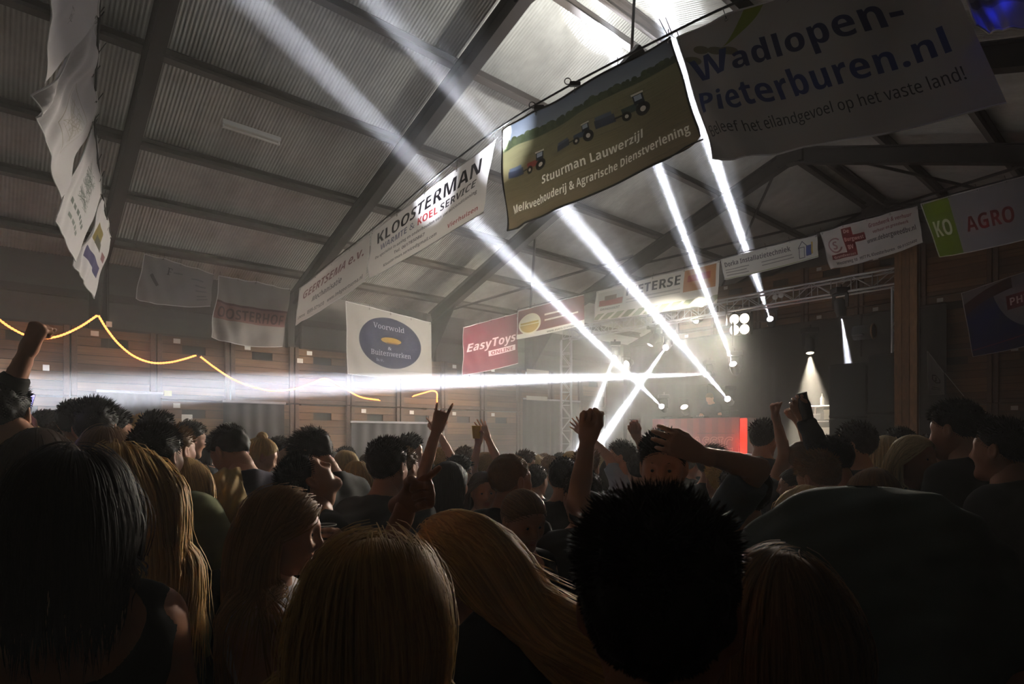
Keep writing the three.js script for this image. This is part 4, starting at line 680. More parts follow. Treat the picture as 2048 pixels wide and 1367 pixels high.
function shortStrands(style, count, seed) {
  const r = rng(seed), out = [], { len = 0.035, sideLen = 0.012, comb = [0, 0.25, 0.3], low = 0, messy = 0.5 } = style;
  for (let i = 0; i < count; i++) {
    const y = 1 - 2 * (i + 0.5) / count, ph = i * 2.39996, q = Math.sqrt(1 - y * y), n = v3(Math.cos(ph) * q, y, Math.sin(ph) * q), p = scalp(n); if (hairRegion(p, low) < -0.004) continue;
    const up = Math.min(1, Math.max(0, (p.y - 0.03) / 0.06)), L = (sideLen + (len - sideLen) * up) * (0.7 + r() * 0.5), d = n.clone().multiplyScalar(0.75).add(v3(comb[0], comb[1], comb[2]).multiplyScalar(up)).add(v3(0, -0.5, -0.1).multiplyScalar(1 - up)).add(v3(Math.sin(p.x * 130 + p.z * 60 + seed), 0.3 * Math.sin(p.z * 90 + seed * 2), Math.sin(p.z * 120 - p.x * 70 + p.y * 90 + seed * 3)).multiplyScalar(messy * 0.6)).add(v3(r() - 0.5, r() - 0.5, r() - 0.5).multiplyScalar(messy * 0.5)).normalize(), s = [];
    const bend = v3(comb[0], -0.1, comb[2]).multiplyScalar(0.5 * up);
    for (let j = 0; j < 4; j++) { const t = j / 3; s.push({ p: p.clone().addScaledVector(n, 0.003).addScaledVector(d, L * t).addScaledVector(bend, L * t * t), n }); }
    out.push(s);
  }
  return out;
}
const CROWDED = [];
function person(o) {
  const { fem = false, yaw = 0, lean = 0, roll = 0, x, top, d, seed = 1, skin = 0, build = 1 } = o, r = rng(seed * 131 + 9);
  const near = d < 1.5, mid = d < 3.3, cell = near ? 0.0125 : mid ? 0.0165 : 0.025, hCell = near ? 0.0045 : mid ? 0.0055 : 0.0085, fCell = o.fineHands ? 0.0042 : mid ? 0.0055 : 0.0075;
  const P = (x, y, z) => v3(x, y, z), waist = v3(0, 1.0, 0), rot = new THREE.Quaternion().setFromEuler(new THREE.Euler(lean, 0, roll, 'ZXY'));
  const up = (p) => p.clone().sub(waist).applyQuaternion(rot).add(waist), upd = (p) => p.clone().applyQuaternion(rot);
  const sw = (fem ? 0.158 : 0.185) * build, cr = (fem ? 0.09 : 0.117) * build;
  const sh = { l: up(P(sw, 1.44, -0.012)), r: up(P(-sw, 1.44, -0.012)) };
  const torso = [bone(P(-0.058, 0.96, 0), P(0.058, 0.96, 0), fem ? 0.113 : 0.11, fem ? 0.113 : 0.11, 0.06), bone(up(P(-0.05, 1.22, 0.004)), up(P(0.05, 1.22, 0.004)), fem ? 0.086 : 0.11 * build, fem ? 0.086 : 0.11 * build, 0.06), bone(up(P(-0.05, 1.12, 0.008)), up(P(0.05, 1.12, 0.008)), fem ? 0.092 : 0.106 * build, fem ? 0.092 : 0.106 * build, 0.06), bone(up(P(-0.09, 1.33, 0)), up(P(0.09, 1.33, 0)), cr, cr, 0.05), bone(up(P(-sw + 0.04, 1.425, -0.012)), up(P(sw - 0.04, 1.425, -0.012)), 0.078, 0.078, 0.06)];
  if (fem) for (const s of [-1, 1]) torso.push(bone(up(P(s * 0.066, 1.31, 0.045)), up(P(s * 0.07, 1.295, 0.072)), 0.05, 0.045, 0.04));
  const traps = [-1, 1].map((s) => bone(up(P(s * 0.02, 1.52, -0.02)), up(P(s * (sw - 0.04), 1.455, -0.015)), 0.045, 0.045, 0.05));
  const hq = new THREE.Quaternion().setFromEuler(new THREE.Euler(o.headPitch ?? 0, o.headYaw ?? 0, o.headRoll ?? 0, 'YXZ')), headQ = rot.clone().multiply(hq);
  const neckTop = up(P(0, 1.575, 0.0)), headC = neckTop.clone().add(v3(0, 0.092, 0.018).applyQuaternion(headQ));
  const neck = bone(up(P(0, 1.46, -0.02)), headC.clone().add(v3(0, -0.075, -0.02).applyQuaternion(headQ)), fem ? 0.05 : 0.06, fem ? 0.048 : 0.056, 0.04);
  // place the person so that the top of the head falls where the photograph has it
  const hs = o.headScale ?? (fem ? 0.97 : 1.0), topL = headC.clone().add(v3(0, 0.118 * hs + (o.hairTop ?? 0.02), -0.01).applyQuaternion(headQ)); if (o.topLocal) topL.copy(up(P(...o.topLocal)));
  const baseY = o.baseY ?? 0, target = at(x, top, d), s = (target.y - baseY) / topL.y, turn = new THREE.Quaternion().setFromAxisAngle(v3(0, 1, 0), yaw), root = target.clone().sub(topL.clone().multiplyScalar(s).applyQuaternion(turn)); root.y = baseY;
  if (s < 0.84 || s > 1.14) console.log('person scale', o.label, s.toFixed(2));
  const toLocal = (w) => w.clone().sub(root).applyQuaternion(turn.clone().invert()).divideScalar(s);
  const arms = {}, armBones = {};
  for (const side of ['l', 'r']) {
    const k = side === 'l' ? 1 : -1, a = o[side] ?? {}, S = sh[side];
    const dirTo = (from, t) => (Array.isArray(t) ? (t.length === 3 && Math.hypot(...t) < 3 && !a.px ? v3(...t).normalize() : toLocal(at(...t)).sub(from).normalize()) : t);
    const u = a.elbow ? toLocal(at(...a.elbow)).sub(S).normalize() : upd(v3(...(a.u ?? [k * (0.16 + r() * 0.1), -1, 0.02 + r() * 0.15])).normalize());
    const E = S.clone().addScaledVector(u, 0.295), f = a.hand ? toLocal(at(...a.hand)).sub(E).normalize() : upd(v3(...(a.f ?? [k * -0.05, -0.8, 0.55])).normalize());
    const W = E.clone().addScaledVector(f, 0.25), hf = a.handTo ? toLocal(at(...a.handTo)).sub(W).normalize() : f;
    let z = a.pose === 'hold' ? v3(0, k > 0 ? -1 : 1, 0).cross(f) : a.palmW ? v3(...a.palmW).applyQuaternion(turn.clone().invert()) : v3(...(a.palm ?? [-k, 0, 0.1]));
    z.addScaledVector(hf, -z.dot(hf)).normalize(); const X = hf.clone().cross(z).normalize();
    const m = new THREE.Matrix4().makeBasis(X, hf, z).setPosition(W);
    arms[side] = { S, E, W, f, m, a, k };
    armBones[side] = [bone(S, E, 0.054 * build * (fem ? 0.84 : 1), 0.041 * (fem ? 0.85 : 1), 0.05), bone(E, E.clone().addScaledVector(f, 0.09), 0.041 * (fem ? 0.85 : 1), 0.04 * (fem ? 0.85 : 1), 0.012), bone(E.clone().addScaledVector(f, 0.09), W, 0.04 * (fem ? 0.85 : 1), 0.027, 0.008)];
  }
  const legs = []; const st = o.stance ?? 0;
  for (const q of [-1, 1]) { const hip = P(q * 0.086, 0.92, 0), kn = P(q * 0.105, 0.5, 0.015 + q * st * 0.5), an = P(q * 0.11, 0.09, -0.02 + q * st); legs.push(bone(hip, kn, fem ? 0.084 : 0.086, 0.057, 0.05), bone(kn, kn.clone().lerp(an, 0.35).add(v3(0, 0, -0.012)), 0.055, 0.056, 0.012), bone(kn.clone().lerp(an, 0.35).add(v3(0, 0, -0.012)), an, 0.054, 0.037, 0.01), bone(an.clone().add(v3(0, -0.04, -0.03)), an.clone().add(v3(q * 0.02, -0.05, 0.14)), 0.038, 0.03, 0.03)); }
  const all = [...torso, ...traps, neck, ...armBones.l, ...armBones.r, ...legs], bodyF = union(all);
  const bounds = (bs, m = 0.05) => { const lo = [9, 9, 9], hi = [-9, -9, -9]; for (const b of bs) for (const [p, q] of [[b.a, b.ra], [b.b, b.rb]]) for (const [i, c] of [p.x, p.y, p.z].entries()) { lo[i] = Math.min(lo[i], c - q - m); hi[i] = Math.max(hi[i], c + q + m); } return [lo, hi]; };
  const g = new THREE.Group(); g.name = numbered('person'); g.position.copy(root); g.quaternion.copy(turn); g.scale.setScalar(s); tag(g, o.label, 'person', o.group); scene.add(g);
  const headM = new THREE.Matrix4().compose(headC, headQ, v3(hs, hs, hs)), headInv = headM.clone().invert();
  // body with head and hands, one mesh
  const bg = surfaceNets(bodyF, ...bounds(all), cell); bg.setAttribute('color', new THREE.BufferAttribute(new Float32Array(bg.attributes.position.count * 3).fill(1), 3));
  const bits = [bg, headGeo(fem, hCell).clone().applyMatrix4(headM)];
  for (const q of ['l', 'r']) bits.push(handGeo(arms[q].a.pose ?? 'relaxed', q === 'l', fCell).clone().applyMatrix4(new THREE.Matrix4().makeScale(fem ? 0.93 : 1, fem ? 0.95 : 1, fem ? 0.93 : 1)).applyMatrix4(arms[q].m));
  part('body', mergeGeometries(bits), skinMat(SKIN[skin]), g);
  // clothes
  const c = o.cloth ?? {}, kind = c.kind ?? 'tee', sleeve = c.sleeve ?? { tee: 0.62, tank: 0, long: 2, jacket: 2, strap: 0 }[kind] ?? 0.6, thick = c.thick ?? (kind === 'jacket' ? 0.02 : kind === 'tank' ? 0.007 : 0.012);
  const cl = [...torso, ...traps, neck, legs[0], legs[4]], slv = [];
  for (const q of ['l', 'r']) {
    const A = arms[q], end = sleeve >= 1 ? A.E.clone().addScaledVector(A.f, 0.245 * Math.min(1, sleeve - 1)) : A.S.clone().lerp(A.E, Math.max(0.02, sleeve)), dir = sleeve >= 1 ? A.f : A.E.clone().sub(A.S).normalize();
    const bs = sleeve >= 1 ? armBones[q] : sleeve > 0 ? [bone(A.S, A.S.clone().lerp(A.E, Math.min(1, sleeve + 0.2)), armBones[q][0].ra + 0.004, armBones[q][0].rb + 0.016, 0.05)] : [];
    if (bs.length) slv.push({ f: union(bs), end, dir });
  }
  if (o.hunch) cl.push(bone(up(P(-0.09, 1.47, -0.06)), up(P(0.09, 1.47, -0.06)), 0.1, 0.1, 0.09));
  const nk = bone(up(P(0, 1.515, -0.012)), neck.b, neck.ra, neck.rb, 0.04), scoop = c.scoop ? c.scoop.map((q) => ({ p: up(P(...q)), r: q[3] })) : [], tf = union(cl), hem = c.hem ?? 0.86, ph = r() * 6;
  const foldA = c.fold ?? 0.004, skirt = c.loose ?? 0.008;
  const rinv = rot.clone().invert(), tv = v3(0, 0, 0), toCut = (x, y, z, h) => tv.set(x, y - 1, z).applyQuaternion(rinv).y + 1 - h;
  const clothF = (x, y, z) => {
    let e = tf(x, y, z) - thick - Math.max(0, 1.12 - y) * skirt * 2.2 - (y < 1.02 ? 0.008 : y < 1.1 ? (1.1 - y) * 0.1 : 0);
    for (const w of slv) { const p = smax(w.f(x, y, z) - thick, (x - w.end.x) * w.dir.x + (y - w.end.y) * w.dir.y + (z - w.end.z) * w.dir.z, 0.01); e = smin(e, p, 0.03); }
    if (Math.abs(e) < 0.06) e += foldA * (Math.sin(x * 38 + y * 21 + ph) * Math.sin(y * 33 - z * 27 + ph * 2) + 0.5 * Math.sin(y * 70 + x * 30 + z * 40));
    e = smax(e, hem - y, 0.006); if (c.cut) e = smax(e, (up(P(0, c.cut, 0)).y && toCut(x, y, z, c.cut)), 0.008);
    if ((c.neck ?? 0) >= 0) { const yu = toCut(x, y, z, 0); e = smax(e, -Math.max((c.collar ?? 1.528) - (yu + 0.32 * tv.z), bd(neck, x, y, z) - 0.075), 0.006); }
    for (const q of scoop) e = smax(e, -(Math.hypot(x - q.p.x, y - q.p.y, z - q.p.z) - q.r), 0.01);
    return e;
  };
  
  const cb = bounds([...torso, ...traps, ...(sleeve > 0 ? armBones.l.concat(armBones.r) : [])], 0.07);
  part(c.name ?? { tee: 'shirt', tank: 'top', long: 'shirt', jacket: 'jacket', strap: 'top' }[kind], surfaceNets(clothF, ...cb, cell * 0.95), clothMat(c.color ?? 0x101014, c.rough), g, c.label);
  const tr = [torso[0], ...legs.filter((_, i) => i % 4 !== 3)], trF = union(tr);
  part('trousers', surfaceNets((x, y, z) => smax(smax(trF(x, y, z) - (y > 0.84 ? 0.006 : 0.012) - 0.003 * Math.sin(y * 40 + x * 30), y - 0.96, 0.01), 0.075 - y, 0.01), ...bounds(tr), Math.max(cell, 0.02)), clothMat(o.trousers ?? 0x14161c), g);
  for (const i of [3, 7]) { const b = legs[i]; part('shoe', surfaceNets((x, y, z) => smax(smax(bd(b, x, y, z) - 0.012, 0.004 - y, 0.006), y - 0.1, 0.008), ...bounds([b]), Math.max(0.014, cell * 0.8)), clothMat(o.shoes ?? 0x1a1818, 0.6), g); }
  // hair
  const h = o.hair ?? {}, hc = HAIR[h.color ?? 'brown'];
  if (h.kind !== 'none') {
    const solid = (p, m = 0.012) => { const q = p.clone().applyMatrix4(headInv); return Math.min(skull(q.x, q.y, q.z) * hs, ell(q.x, q.y, q.z, 0, -0.05, 0.025, 0.06, 0.085, 0.07), Math.min(bodyF(p.x, p.y, p.z), clothF(p.x, p.y, p.z))) - m; };
    const bits2 = []; let strands = [];
    if (h.kind === 'long' || h.kind === 'bob') {
      bits2.push(hairCapGeo({ top: 0.014, side: 0.012, low: h.low ?? 0.0, rough: 0.001 }, hc, near ? 0.006 : 0.009, seed).applyMatrix4(headM));
      const n = h.n ?? (near ? 2300 : mid ? 620 : 230), L = h.len ?? 0.42, steps = h.kind === 'bob' ? 10 : near ? 17 : 13, rr = rng(seed * 7 + 3), blow = h.blow ? v3(...h.blow).applyQuaternion(turn.clone().invert()) : null, wave = h.wave ?? 0.006, vol = h.vol ?? 0.01;
      for (let i = 0; i < n; i++) {
        const y = 1 - 1.75 * (i + 0.5) / n, phi = i * 2.39996 + rr() * 0.3, q = Math.sqrt(Math.max(0, 1 - y * y)), nn = v3(Math.cos(phi) * q, y, Math.sin(phi) * q), p0 = scalp(nn); if (hairRegion(p0, h.low ?? 0) < -0.002) continue;
        const part_ = h.part ?? 0, sx = Math.sign(p0.x - part_ * 0.03) || 1, S = [], len = L * (0.72 + rr() * 0.4) + 0.05, stp = len / steps, off = 0.008 + vol * rr() * (0.4 + 0.6 * rr());
        const fr = Math.min(1, Math.max(0, (nn.z + 0.35) / 0.7)), lx = sx * fr + (1 - fr) * nn.x;
        let p = p0.clone().addScaledVector(nn, off).applyMatrix4(headM), dir = v3(lx * 0.75, 0.05 - 0.75 * (1 - fr), -0.35 - 0.3 * fr).addScaledVector(nn, 0.15).normalize().applyQuaternion(headQ);
        if (h.back) dir = v3(sx * 0.15, 0, -1).applyQuaternion(headQ);
        const wp = rr() * 6, tone = off; let nrm = nn.clone().applyQuaternion(headQ);
        for (let j = 0; j <= steps; j++) {
          S.push({ p: p.clone(), n: nrm.clone() });
          const t = j / steps, ql = p.clone().applyMatrix4(headInv);
          dir.addScaledVector(v3(0, -1, 0), (0.5 + 0.4 * t) * (h.grav ?? 1));
          if (ql.y < 0.0) dir.addScaledVector(v3(-Math.sign(ql.x) * Math.max(0, Math.abs(ql.x) - 0.06) * 2.4, 0, -Math.max(0, -ql.z - 0.09) * -1.2).applyQuaternion(headQ), h.hug ?? 0.8);
          if (ql.z > 0.015 && ql.y < 0.06 && ql.y > -0.16) dir.addScaledVector(v3(Math.sign(ql.x) * 0.5, 0, -0.9).applyQuaternion(headQ), h.faceOpen ?? 0.8);
          if (blow) dir.addScaledVector(blow, h.late ? Math.max(0, t - h.late) * 1.6 : 0.12 + t * 0.55);
          dir.x += Math.sin(t * 9 + wp) * wave * 12 * t; dir.z += Math.cos(t * 8 + wp * 2) * wave * 10 * t; dir.normalize();
          p = p.clone().addScaledVector(dir, stp);
          for (let it = 0; it < 2; it++) { const dd = solid(p, tone); if (dd < 0) { const e = 0.006, gx = solid(v3(p.x + e, p.y, p.z), tone) - solid(v3(p.x - e, p.y, p.z), tone), gy = solid(v3(p.x, p.y + e, p.z), tone) - solid(v3(p.x, p.y - e, p.z), tone), gz = solid(v3(p.x, p.y, p.z + e), tone) - solid(v3(p.x, p.y, p.z - e), tone), gl = Math.hypot(gx, gy, gz) || 1; p.add(v3(gx, gy, gz).multiplyScalar(-dd / gl)); if (it === 0) nrm.lerp(v3(gx, gy, gz).divideScalar(gl), 0.5).normalize(); } }
        }
        S.w = 0.7 + rr() * 0.6; strands.push(S);
      }
    } else if (h.kind === 'bun') {
      bits2.push(hairCapGeo({ top: 0.012, side: 0.009, low: 0.006, rough: 0.002 }, hc, near ? 0.006 : 0.0085, seed).applyMatrix4(headM));
      const bunC = v3(0, h.bunY ?? 0.09, h.bunZ ?? -0.105), bs = surfaceNets((x, y, z) => sph(x, y, z, bunC.x, bunC.y, bunC.z, 0.036) + 0.004 * Math.sin(x * 200) * Math.sin(y * 190 + z * 150), [-0.06, bunC.y - 0.06, bunC.z - 0.06], [0.06, bunC.y + 0.06, bunC.z + 0.06], 0.007), col = new THREE.Color(hc), a = new Float32Array(bs.attributes.position.count * 3); for (let i = 0; i < a.length; i += 3) a.set([col.r, col.g, col.b], i); bs.setAttribute('color', new THREE.BufferAttribute(a, 3)); bits2.push(bs.applyMatrix4(headM));
      const rr = rng(seed); for (let i = 0; i < (mid ? 500 : 160); i++) { const y = 1 - 1.9 * (i + 0.5) / (mid ? 500 : 160), phi = i * 2.39996, q = Math.sqrt(Math.max(0, 1 - y * y)), nn = v3(Math.cos(phi) * q, y, Math.sin(phi) * q), p = scalp(nn); if (hairRegion(p, 0.006) < 0) continue; const S = []; for (let j = 0; j < 5; j++) { const t = j / 4 * 0.5, m = p.clone().lerp(bunC, t), e = v3(m.x, m.y - 0.03, m.z + 0.01).normalize(), sp = scalp(e).addScaledVector(e, 0.013 + rr() * 0.002); S.push({ p: sp.applyMatrix4(headM), n: e.clone().applyQuaternion(headQ) }); } strands.push(S); }
    } else {
      const style = { top: Math.max(0.009, (h.top ?? 0.022) * 0.6), side: Math.max(0.0075, (h.side ?? 0.009) * 0.8), low: h.low ?? 0, rough: h.rough ?? 0.005, len: h.len ? h.len * 0.8 : 0.03, sideLen: h.sideLen ?? 0.009, comb: h.comb, messy: h.messy ?? 0.4 };
      bits2.push(hairCapGeo(style, hc, near ? 0.005 : mid ? 0.007 : 0.009, seed).applyMatrix4(headM));
      strands = shortStrands(style, h.n ?? (near ? 5200 : mid ? 1500 : 420), seed); for (const S of strands) for (const q of S) { q.p.applyMatrix4(headM); q.n = q.n.clone().applyQuaternion(headQ); }
    }
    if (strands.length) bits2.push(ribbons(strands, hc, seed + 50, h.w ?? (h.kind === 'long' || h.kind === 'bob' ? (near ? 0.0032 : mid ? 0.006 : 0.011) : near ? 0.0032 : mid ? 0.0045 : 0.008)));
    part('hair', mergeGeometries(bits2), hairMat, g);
  }
  if (o.face) for (const q of [-1, 1]) {
    const e = part('eye', new THREE.SphereGeometry(0.0118, 14, 10).applyMatrix4(new THREE.Matrix4().makeTranslation(q * 0.031, 0.001, 0.0712).premultiply(headM)), eyeMat, g);
    part('iris', new THREE.SphereGeometry(0.0058, 10, 8).scale(1, 1, 0.4).applyMatrix4(new THREE.Matrix4().makeTranslation(q * 0.031, 0.001, 0.0818).premultiply(headM)), irisMat, e);
    part('eyebrow', tube([v3(q * 0.014, 0.026, 0.0905), v3(q * 0.03, 0.032, 0.087), v3(q * 0.047, 0.026, 0.073)], 0.0032, 10, 6).applyMatrix4(headM), clothMat(hc), g);
  }
  if (o.beard) { const c2 = new THREE.Color(hc), hf = headField(fem), bgeo = surfaceNets((x, y, z) => smax(smax(hf(x, y, z) - 0.005, y + 0.04 + (z > 0.07 ? (Math.abs(x) < 0.024 && y > -0.085 ? 0.05 : 0.006) : 0), 0.02), -(z + 0.01) , 0.02), [-0.09, -0.15, -0.03], [0.09, 0.0, 0.12], mid ? 0.005 : 0.008), a = new Float32Array(bgeo.attributes.position.count * 3); for (let i = 0; i < a.length; i += 3) a.set([c2.r, c2.g, c2.b], i); bgeo.setAttribute('color', new THREE.BufferAttribute(a, 3)); part('beard', bgeo.applyMatrix4(headM), hairMat, g); }
  g.updateMatrixWorld(true);
  for (const [p, l] of CROWDED) if (Math.hypot(p.x - root.x, p.z - root.z) < 0.3) console.log('close', Math.hypot(p.x - root.x, p.z - root.z).toFixed(2), '|', l, '|', o.label);
  CROWDED.push([root, o.label]);
  const world = (p) => g.localToWorld(p.clone());
  return { g, clothF, arms, headM, s, up, world, handPoint: (q, p) => world(v3(...p).applyMatrix4(arms[q].m)), handDir: (q, p) => v3(...p).transformDirection(arms[q].m).applyQuaternion(turn), toLocal, neck, headPart: (name, geo, mat, label) => part(name, geo.applyMatrix4(headM), mat, g, label) };
}
// ---------------------------------------------------------------- the crowd
const deg = (a) => a * Math.PI / 180, away = (a = 0) => Math.PI - deg(a);   // away(0) faces away from the camera, larger turns to the right of the picture
const BLK = 0x0b0b0d, CROWD = 'people in the middle of the crowd', FAR = 'people close to the stage';
const A = (label, x, top, d, yaw, o = {}) => person({ label, x, top, d, yaw: away(yaw + Math.atan((x - CX) / F) * 180 / Math.PI), seed: Math.round(x * 3 + top), ...o });
// ---- nearest row
A('person with long dark hair and a black top cut low at the back, lower left', 150, 893, 1.2, 4, { fem: true, headRoll: 0.05, cloth: { kind: 'tank', color: 0x060607, scoop: [[0, 1.49, -0.15, 0.15]], neck: 0.03 }, hair: { kind: 'long', color: 'dark', len: 0.2, vol: 0.035, wave: 0.014, n: 2400 } });
A('person with waist length blond hair sweeping down to the right, left of the olive shirt', 236, 886, 1.72, 30, { fem: true, headRoll: -0.25, headPitch: 0.2, roll: 0.1, cloth: { kind: 'long', color: 0x101318 }, hair: { kind: 'long', color: 'blond', len: 0.66, vol: 0.03, wave: 0.004, n: 1500, blow: [0.42, 0, 0.05], w: 0.005 } });
A('person in an olive green shirt seen from behind, short dark hair', 310, 845, 2.45, 18, { headYaw: -0.35, skin: 1, cloth: { kind: 'tee', color: 0x878c66, sleeve: 0.75, thick: 0.015, fold: 0.005 }, hair: { kind: 'short', color: 'dark', len: 0.045 }, r: { u: [-0.45, -1, 0.1], f: [0.1, -0.8, 0.6] }, l: { u: [0.2, -1, 0.1], f: [-0.1, -0.6, 0.8] } });
const scarfMan = A('person in a purple shirt with a beige scarf over the shoulder and bowed head', 440, 858, 3.2, -32, { headPitch: 0.55, headYaw: 0.2, lean: 0.1, skin: 3, cloth: { kind: 'tee', color: 0x1d1330 }, hair: { kind: 'short', color: 'dark', side: 0.004, sideLen: 0.006, len: 0.04 }, l: { elbow: [405, 1040, 2.9], hand: [500, 1100, 2.7] } });
const profile = A('person in profile with long light brown hair and a white top with black back', 574, 970, 1.62, 100, { fem: true, face: true, headPitch: 0.12, headYaw: 0.05, skin: 3, cloth: { kind: 'tank', color: 0xcfc6c6, scoop: [[0, 1.5, -0.13, 0.13]], neck: 0.02 }, hair: { kind: 'long', color: 'honey', len: 0.5, vol: 0.025, wave: 0.006, n: 2000, w: 0.0042, part: 0.4, faceOpen: 1.6 } });
A('person with full blond hair seen from behind at the bottom, left of the flying hair', 748, 1068, 0.95, 20, { fem: true, headYaw: -0.25, cloth: { kind: 'tank', color: 0x0a0a0c }, hair: { kind: 'long', color: 'blond', len: 0.5, vol: 0.045, wave: 0.012, n: 3000, w: 0.0026 } });
A('bending person in black with long blond hair flying out to the right', 893, 1022, 1.5, -66, { fem: true, lean: 0.5, roll: -0.1, headPitch: -0.3, headRoll: 0.1, cloth: { kind: 'long', sleeve: 1.3, color: BLK }, hair: { kind: 'long', color: 'blond', len: 0.5, vol: 0.02, wave: 0.008, n: 2200, back: true, grav: 0.75, late: 0.15, blow: [1.3, 0.15, 0.15], part: -0.6 }, l: { elbow: [762, 1200, 1.38], hand: [806, 1030, 1.38], handTo: [880, 968, 1.3], pose: 'point', palmW: [0.2, 0.3, 1] } });
const vneck = A('person with slicked back hair and a deep black V neck facing the camera', 1055, 978, 2.2, 140, { fem: true, face: true, headPitch: 0.3, headYaw: -0.1, skin: 2, cloth: { kind: 'tank', color: 0x0a0a0c, sleeve: 1.6, scoop: [[0, 1.5, 0.13, 0.125], [0, 1.39, 0.16, 0.1]], neck: 0.04 }, hair: { kind: 'bun', color: 'light', bunY: 0.02, bunZ: -0.12 } });
const bigHead = A('person with a big dark head of textured hair right in front of the camera', 1314, 952, 0.66, 8, { build: 1.05, skin: 2, hairTop: 0.04, cloth: { kind: 'tee', color: 0x0c0c0e }, hair: { kind: 'short', color: 'dark', top: 0.022, side: 0.012, len: 0.05, sideLen: 0.011, n: 11000, messy: 1.1, comb: [0.15, 0.1, 0.1], rough: 0.006, low: 0.012, w: 0.0028 } });
const cupMan = A('person in black below the raised sleeve, holding out a plastic cup of beer', 1166, 935, 2.55, -25, { skin: 1, cloth: { kind: 'tee', color: BLK }, hair: { kind: 'short', color: 'black', len: 0.03 }, r: { elbow: [1215, 1130, 1.95], hand: [1138, 1092, 1.75], pose: 'hold' }, fineHands: true });
A('person facing the camera with one fist raised and the other hand on the brow', 1326, 862, 2.3, 186, { face: true, headPitch: 0.12, skin: 1, cloth: { kind: 'tee', color: 0x3d4a55, sleeve: 0.85, thick: 0.016 }, hair: { kind: 'short', color: 'black', len: 0.05, top: 0.03 }, fineHands: true, r: { elbow: [1176, 1018, 2.25], hand: [1181, 845, 2.25], pose: 'fist', palmW: [0, 0, 1] }, l: { elbow: [1500, 960, 2.15], hand: [1392, 905, 2.06], handTo: [1318, 872, 2.06], pose: 'relaxed', palmW: [0, 0, -1] } });
A('person with cropped dark hair and a jacket turned left, right of the big head', 1490, 924, 2.25, -38, { headYaw: 0.2, skin: 2, cloth: { kind: 'jacket', color: 0x15161b, neck: 0.012 }, hair: { kind: 'short', color: 'black', len: 0.03, top: 0.028, sideLen: 0.008 } });
A('person with blond hair and a lilac shirt seen from behind in the bottom right', 1562, 1098, 1.0, 6, { fem: true, cloth: { kind: 'tee', color: 0x8d82a8 }, hair: { kind: 'long', color: 'light', len: 0.42, vol: 0.03, wave: 0.01, n: 2600, w: 0.003, part: -0.8 } });
A('person bent far forward, broad grey green shirt back towards the camera', 1725, 976, 1.62, -8, { build: 1.12, hunch: true, lean: 0.8, headPitch: 1.25, topLocal: [0, 1.6, -0.1], cloth: { kind: 'tee', neck: -0.04, color: 0x343f3a, sleeve: 0.8, thick: 0.022, fold: 0.006 }, hair: { kind: 'short', color: 'dark' } });
A('tall dark person in black turned left, standing over the right side', 1906, 800, 3.05, -64, { skin: 1, headPitch: 0.15, cloth: { kind: 'tee', color: BLK, sleeve: 0.8 }, hair: { kind: 'short', color: 'black', top: 0.03, len: 0.045 } });
// ---- right side
A('person with dark hair and open collar looking left, before the loudspeakers', 1714, 842, 3.5, -72, { face: true, skin: 1, cloth: { kind: 'jacket', color: 0x1b1d22 }, hair: { kind: 'short', color: 'dark', len: 0.04 } });
A('person in a dark jacket looking down left, under the upright bottle', 1652, 872, 3.1, -60, { headPitch: 0.3, cloth: { kind: 'jacket', color: 0x12151c }, hair: { kind: 'short', color: 'black' }, r: { elbow: [1638, 905, 3.3], hand: [1622, 862, 3.3], pose: 'hold' } });
const bottleMan = A('person with light brown hair and a dark face bowed to the left', 1624, 904, 2.82, -50, { headPitch: 0.35, face: true, cloth: { kind: 'long', color: 0x101219 }, hair: { kind: 'short', color: 'light', len: 0.05 } });
A('near bald person with both bare arms raised, fists beside the white rack', 1600, 878, 4.0, 20, { skin: 3, cloth: { kind: 'tee', color: 0x15181c, sleeve: 0.4 }, hair: { kind: 'short', color: 'light', top: 0.006, side: 0.004, len: 0.008, sideLen: 0.006 }, l: { elbow: [1568, 912, 4.0], hand: [1556, 852, 4.0], pose: 'fist' }, r: { elbow: [1624, 905, 4.0], hand: [1604, 858, 4.0], pose: 'fist' } });
A('person standing tall in a grey shirt against the haze beside the red booth', 1526, 838, 4.4, 25, { cloth: { kind: 'tee', color: 0x2f3236, sleeve: 0.7 }, hair: { kind: 'short', color: 'black', len: 0.045 } });
A('person with white blond hair looking right, in front of the loudspeakers', 1772, 868, 4.0, 60, { fem: true, cloth: { kind: 'tee', color: BLK }, hair: { kind: 'long', color: 'pale', len: 0.3 } });
A('dark haired person half hidden behind the white blond one', 1800, 852, 4.6, -75, { cloth: { kind: 'tee', color: 0x121214 }, hair: { kind: 'short', color: 'black' } });
A('person with long pale hair smiling to the right, left of the tall dark one', 1826, 866, 3.15, 120, { fem: true, face: true, cloth: { kind: 'tank', color: 0x1a1a1e }, hair: { kind: 'long', color: 'pale', len: 0.45 } });
const redCup = A('person with light brown hair beside the tall dark one, lifting a cup', 1858, 878, 3.75, 150, { fem: true, face: true, cloth: { kind: 'tee', color: 0x2a2228 }, hair: { kind: 'long', color: 'light', len: 0.4 }, r: { elbow: [1812, 1035, 3.3], hand: [1843, 985, 3.15], pose: 'hold' } });
A('person with dark blond hair in front of the white blond one, head bowed', 1744, 932, 2.5, -20, { fem: true, headPitch: 0.2, cloth: { kind: 'long', color: 0x0f1014 }, hair: { kind: 'long', color: 'light', len: 0.35 } });
A('person in a black shirt with a pale chest print looking left near the right edge', 2008, 834, 2.62, -68, { cloth: { kind: 'tee', color: 0x0d0d10 }, hair: { kind: 'short', color: 'black' } });
A('dark person standing far back near the right edge', 1966, 826, 4.4, -30, { cloth: { kind: 'tee', color: 0x1c1c1f }, hair: { kind: 'short', color: 'black' } });
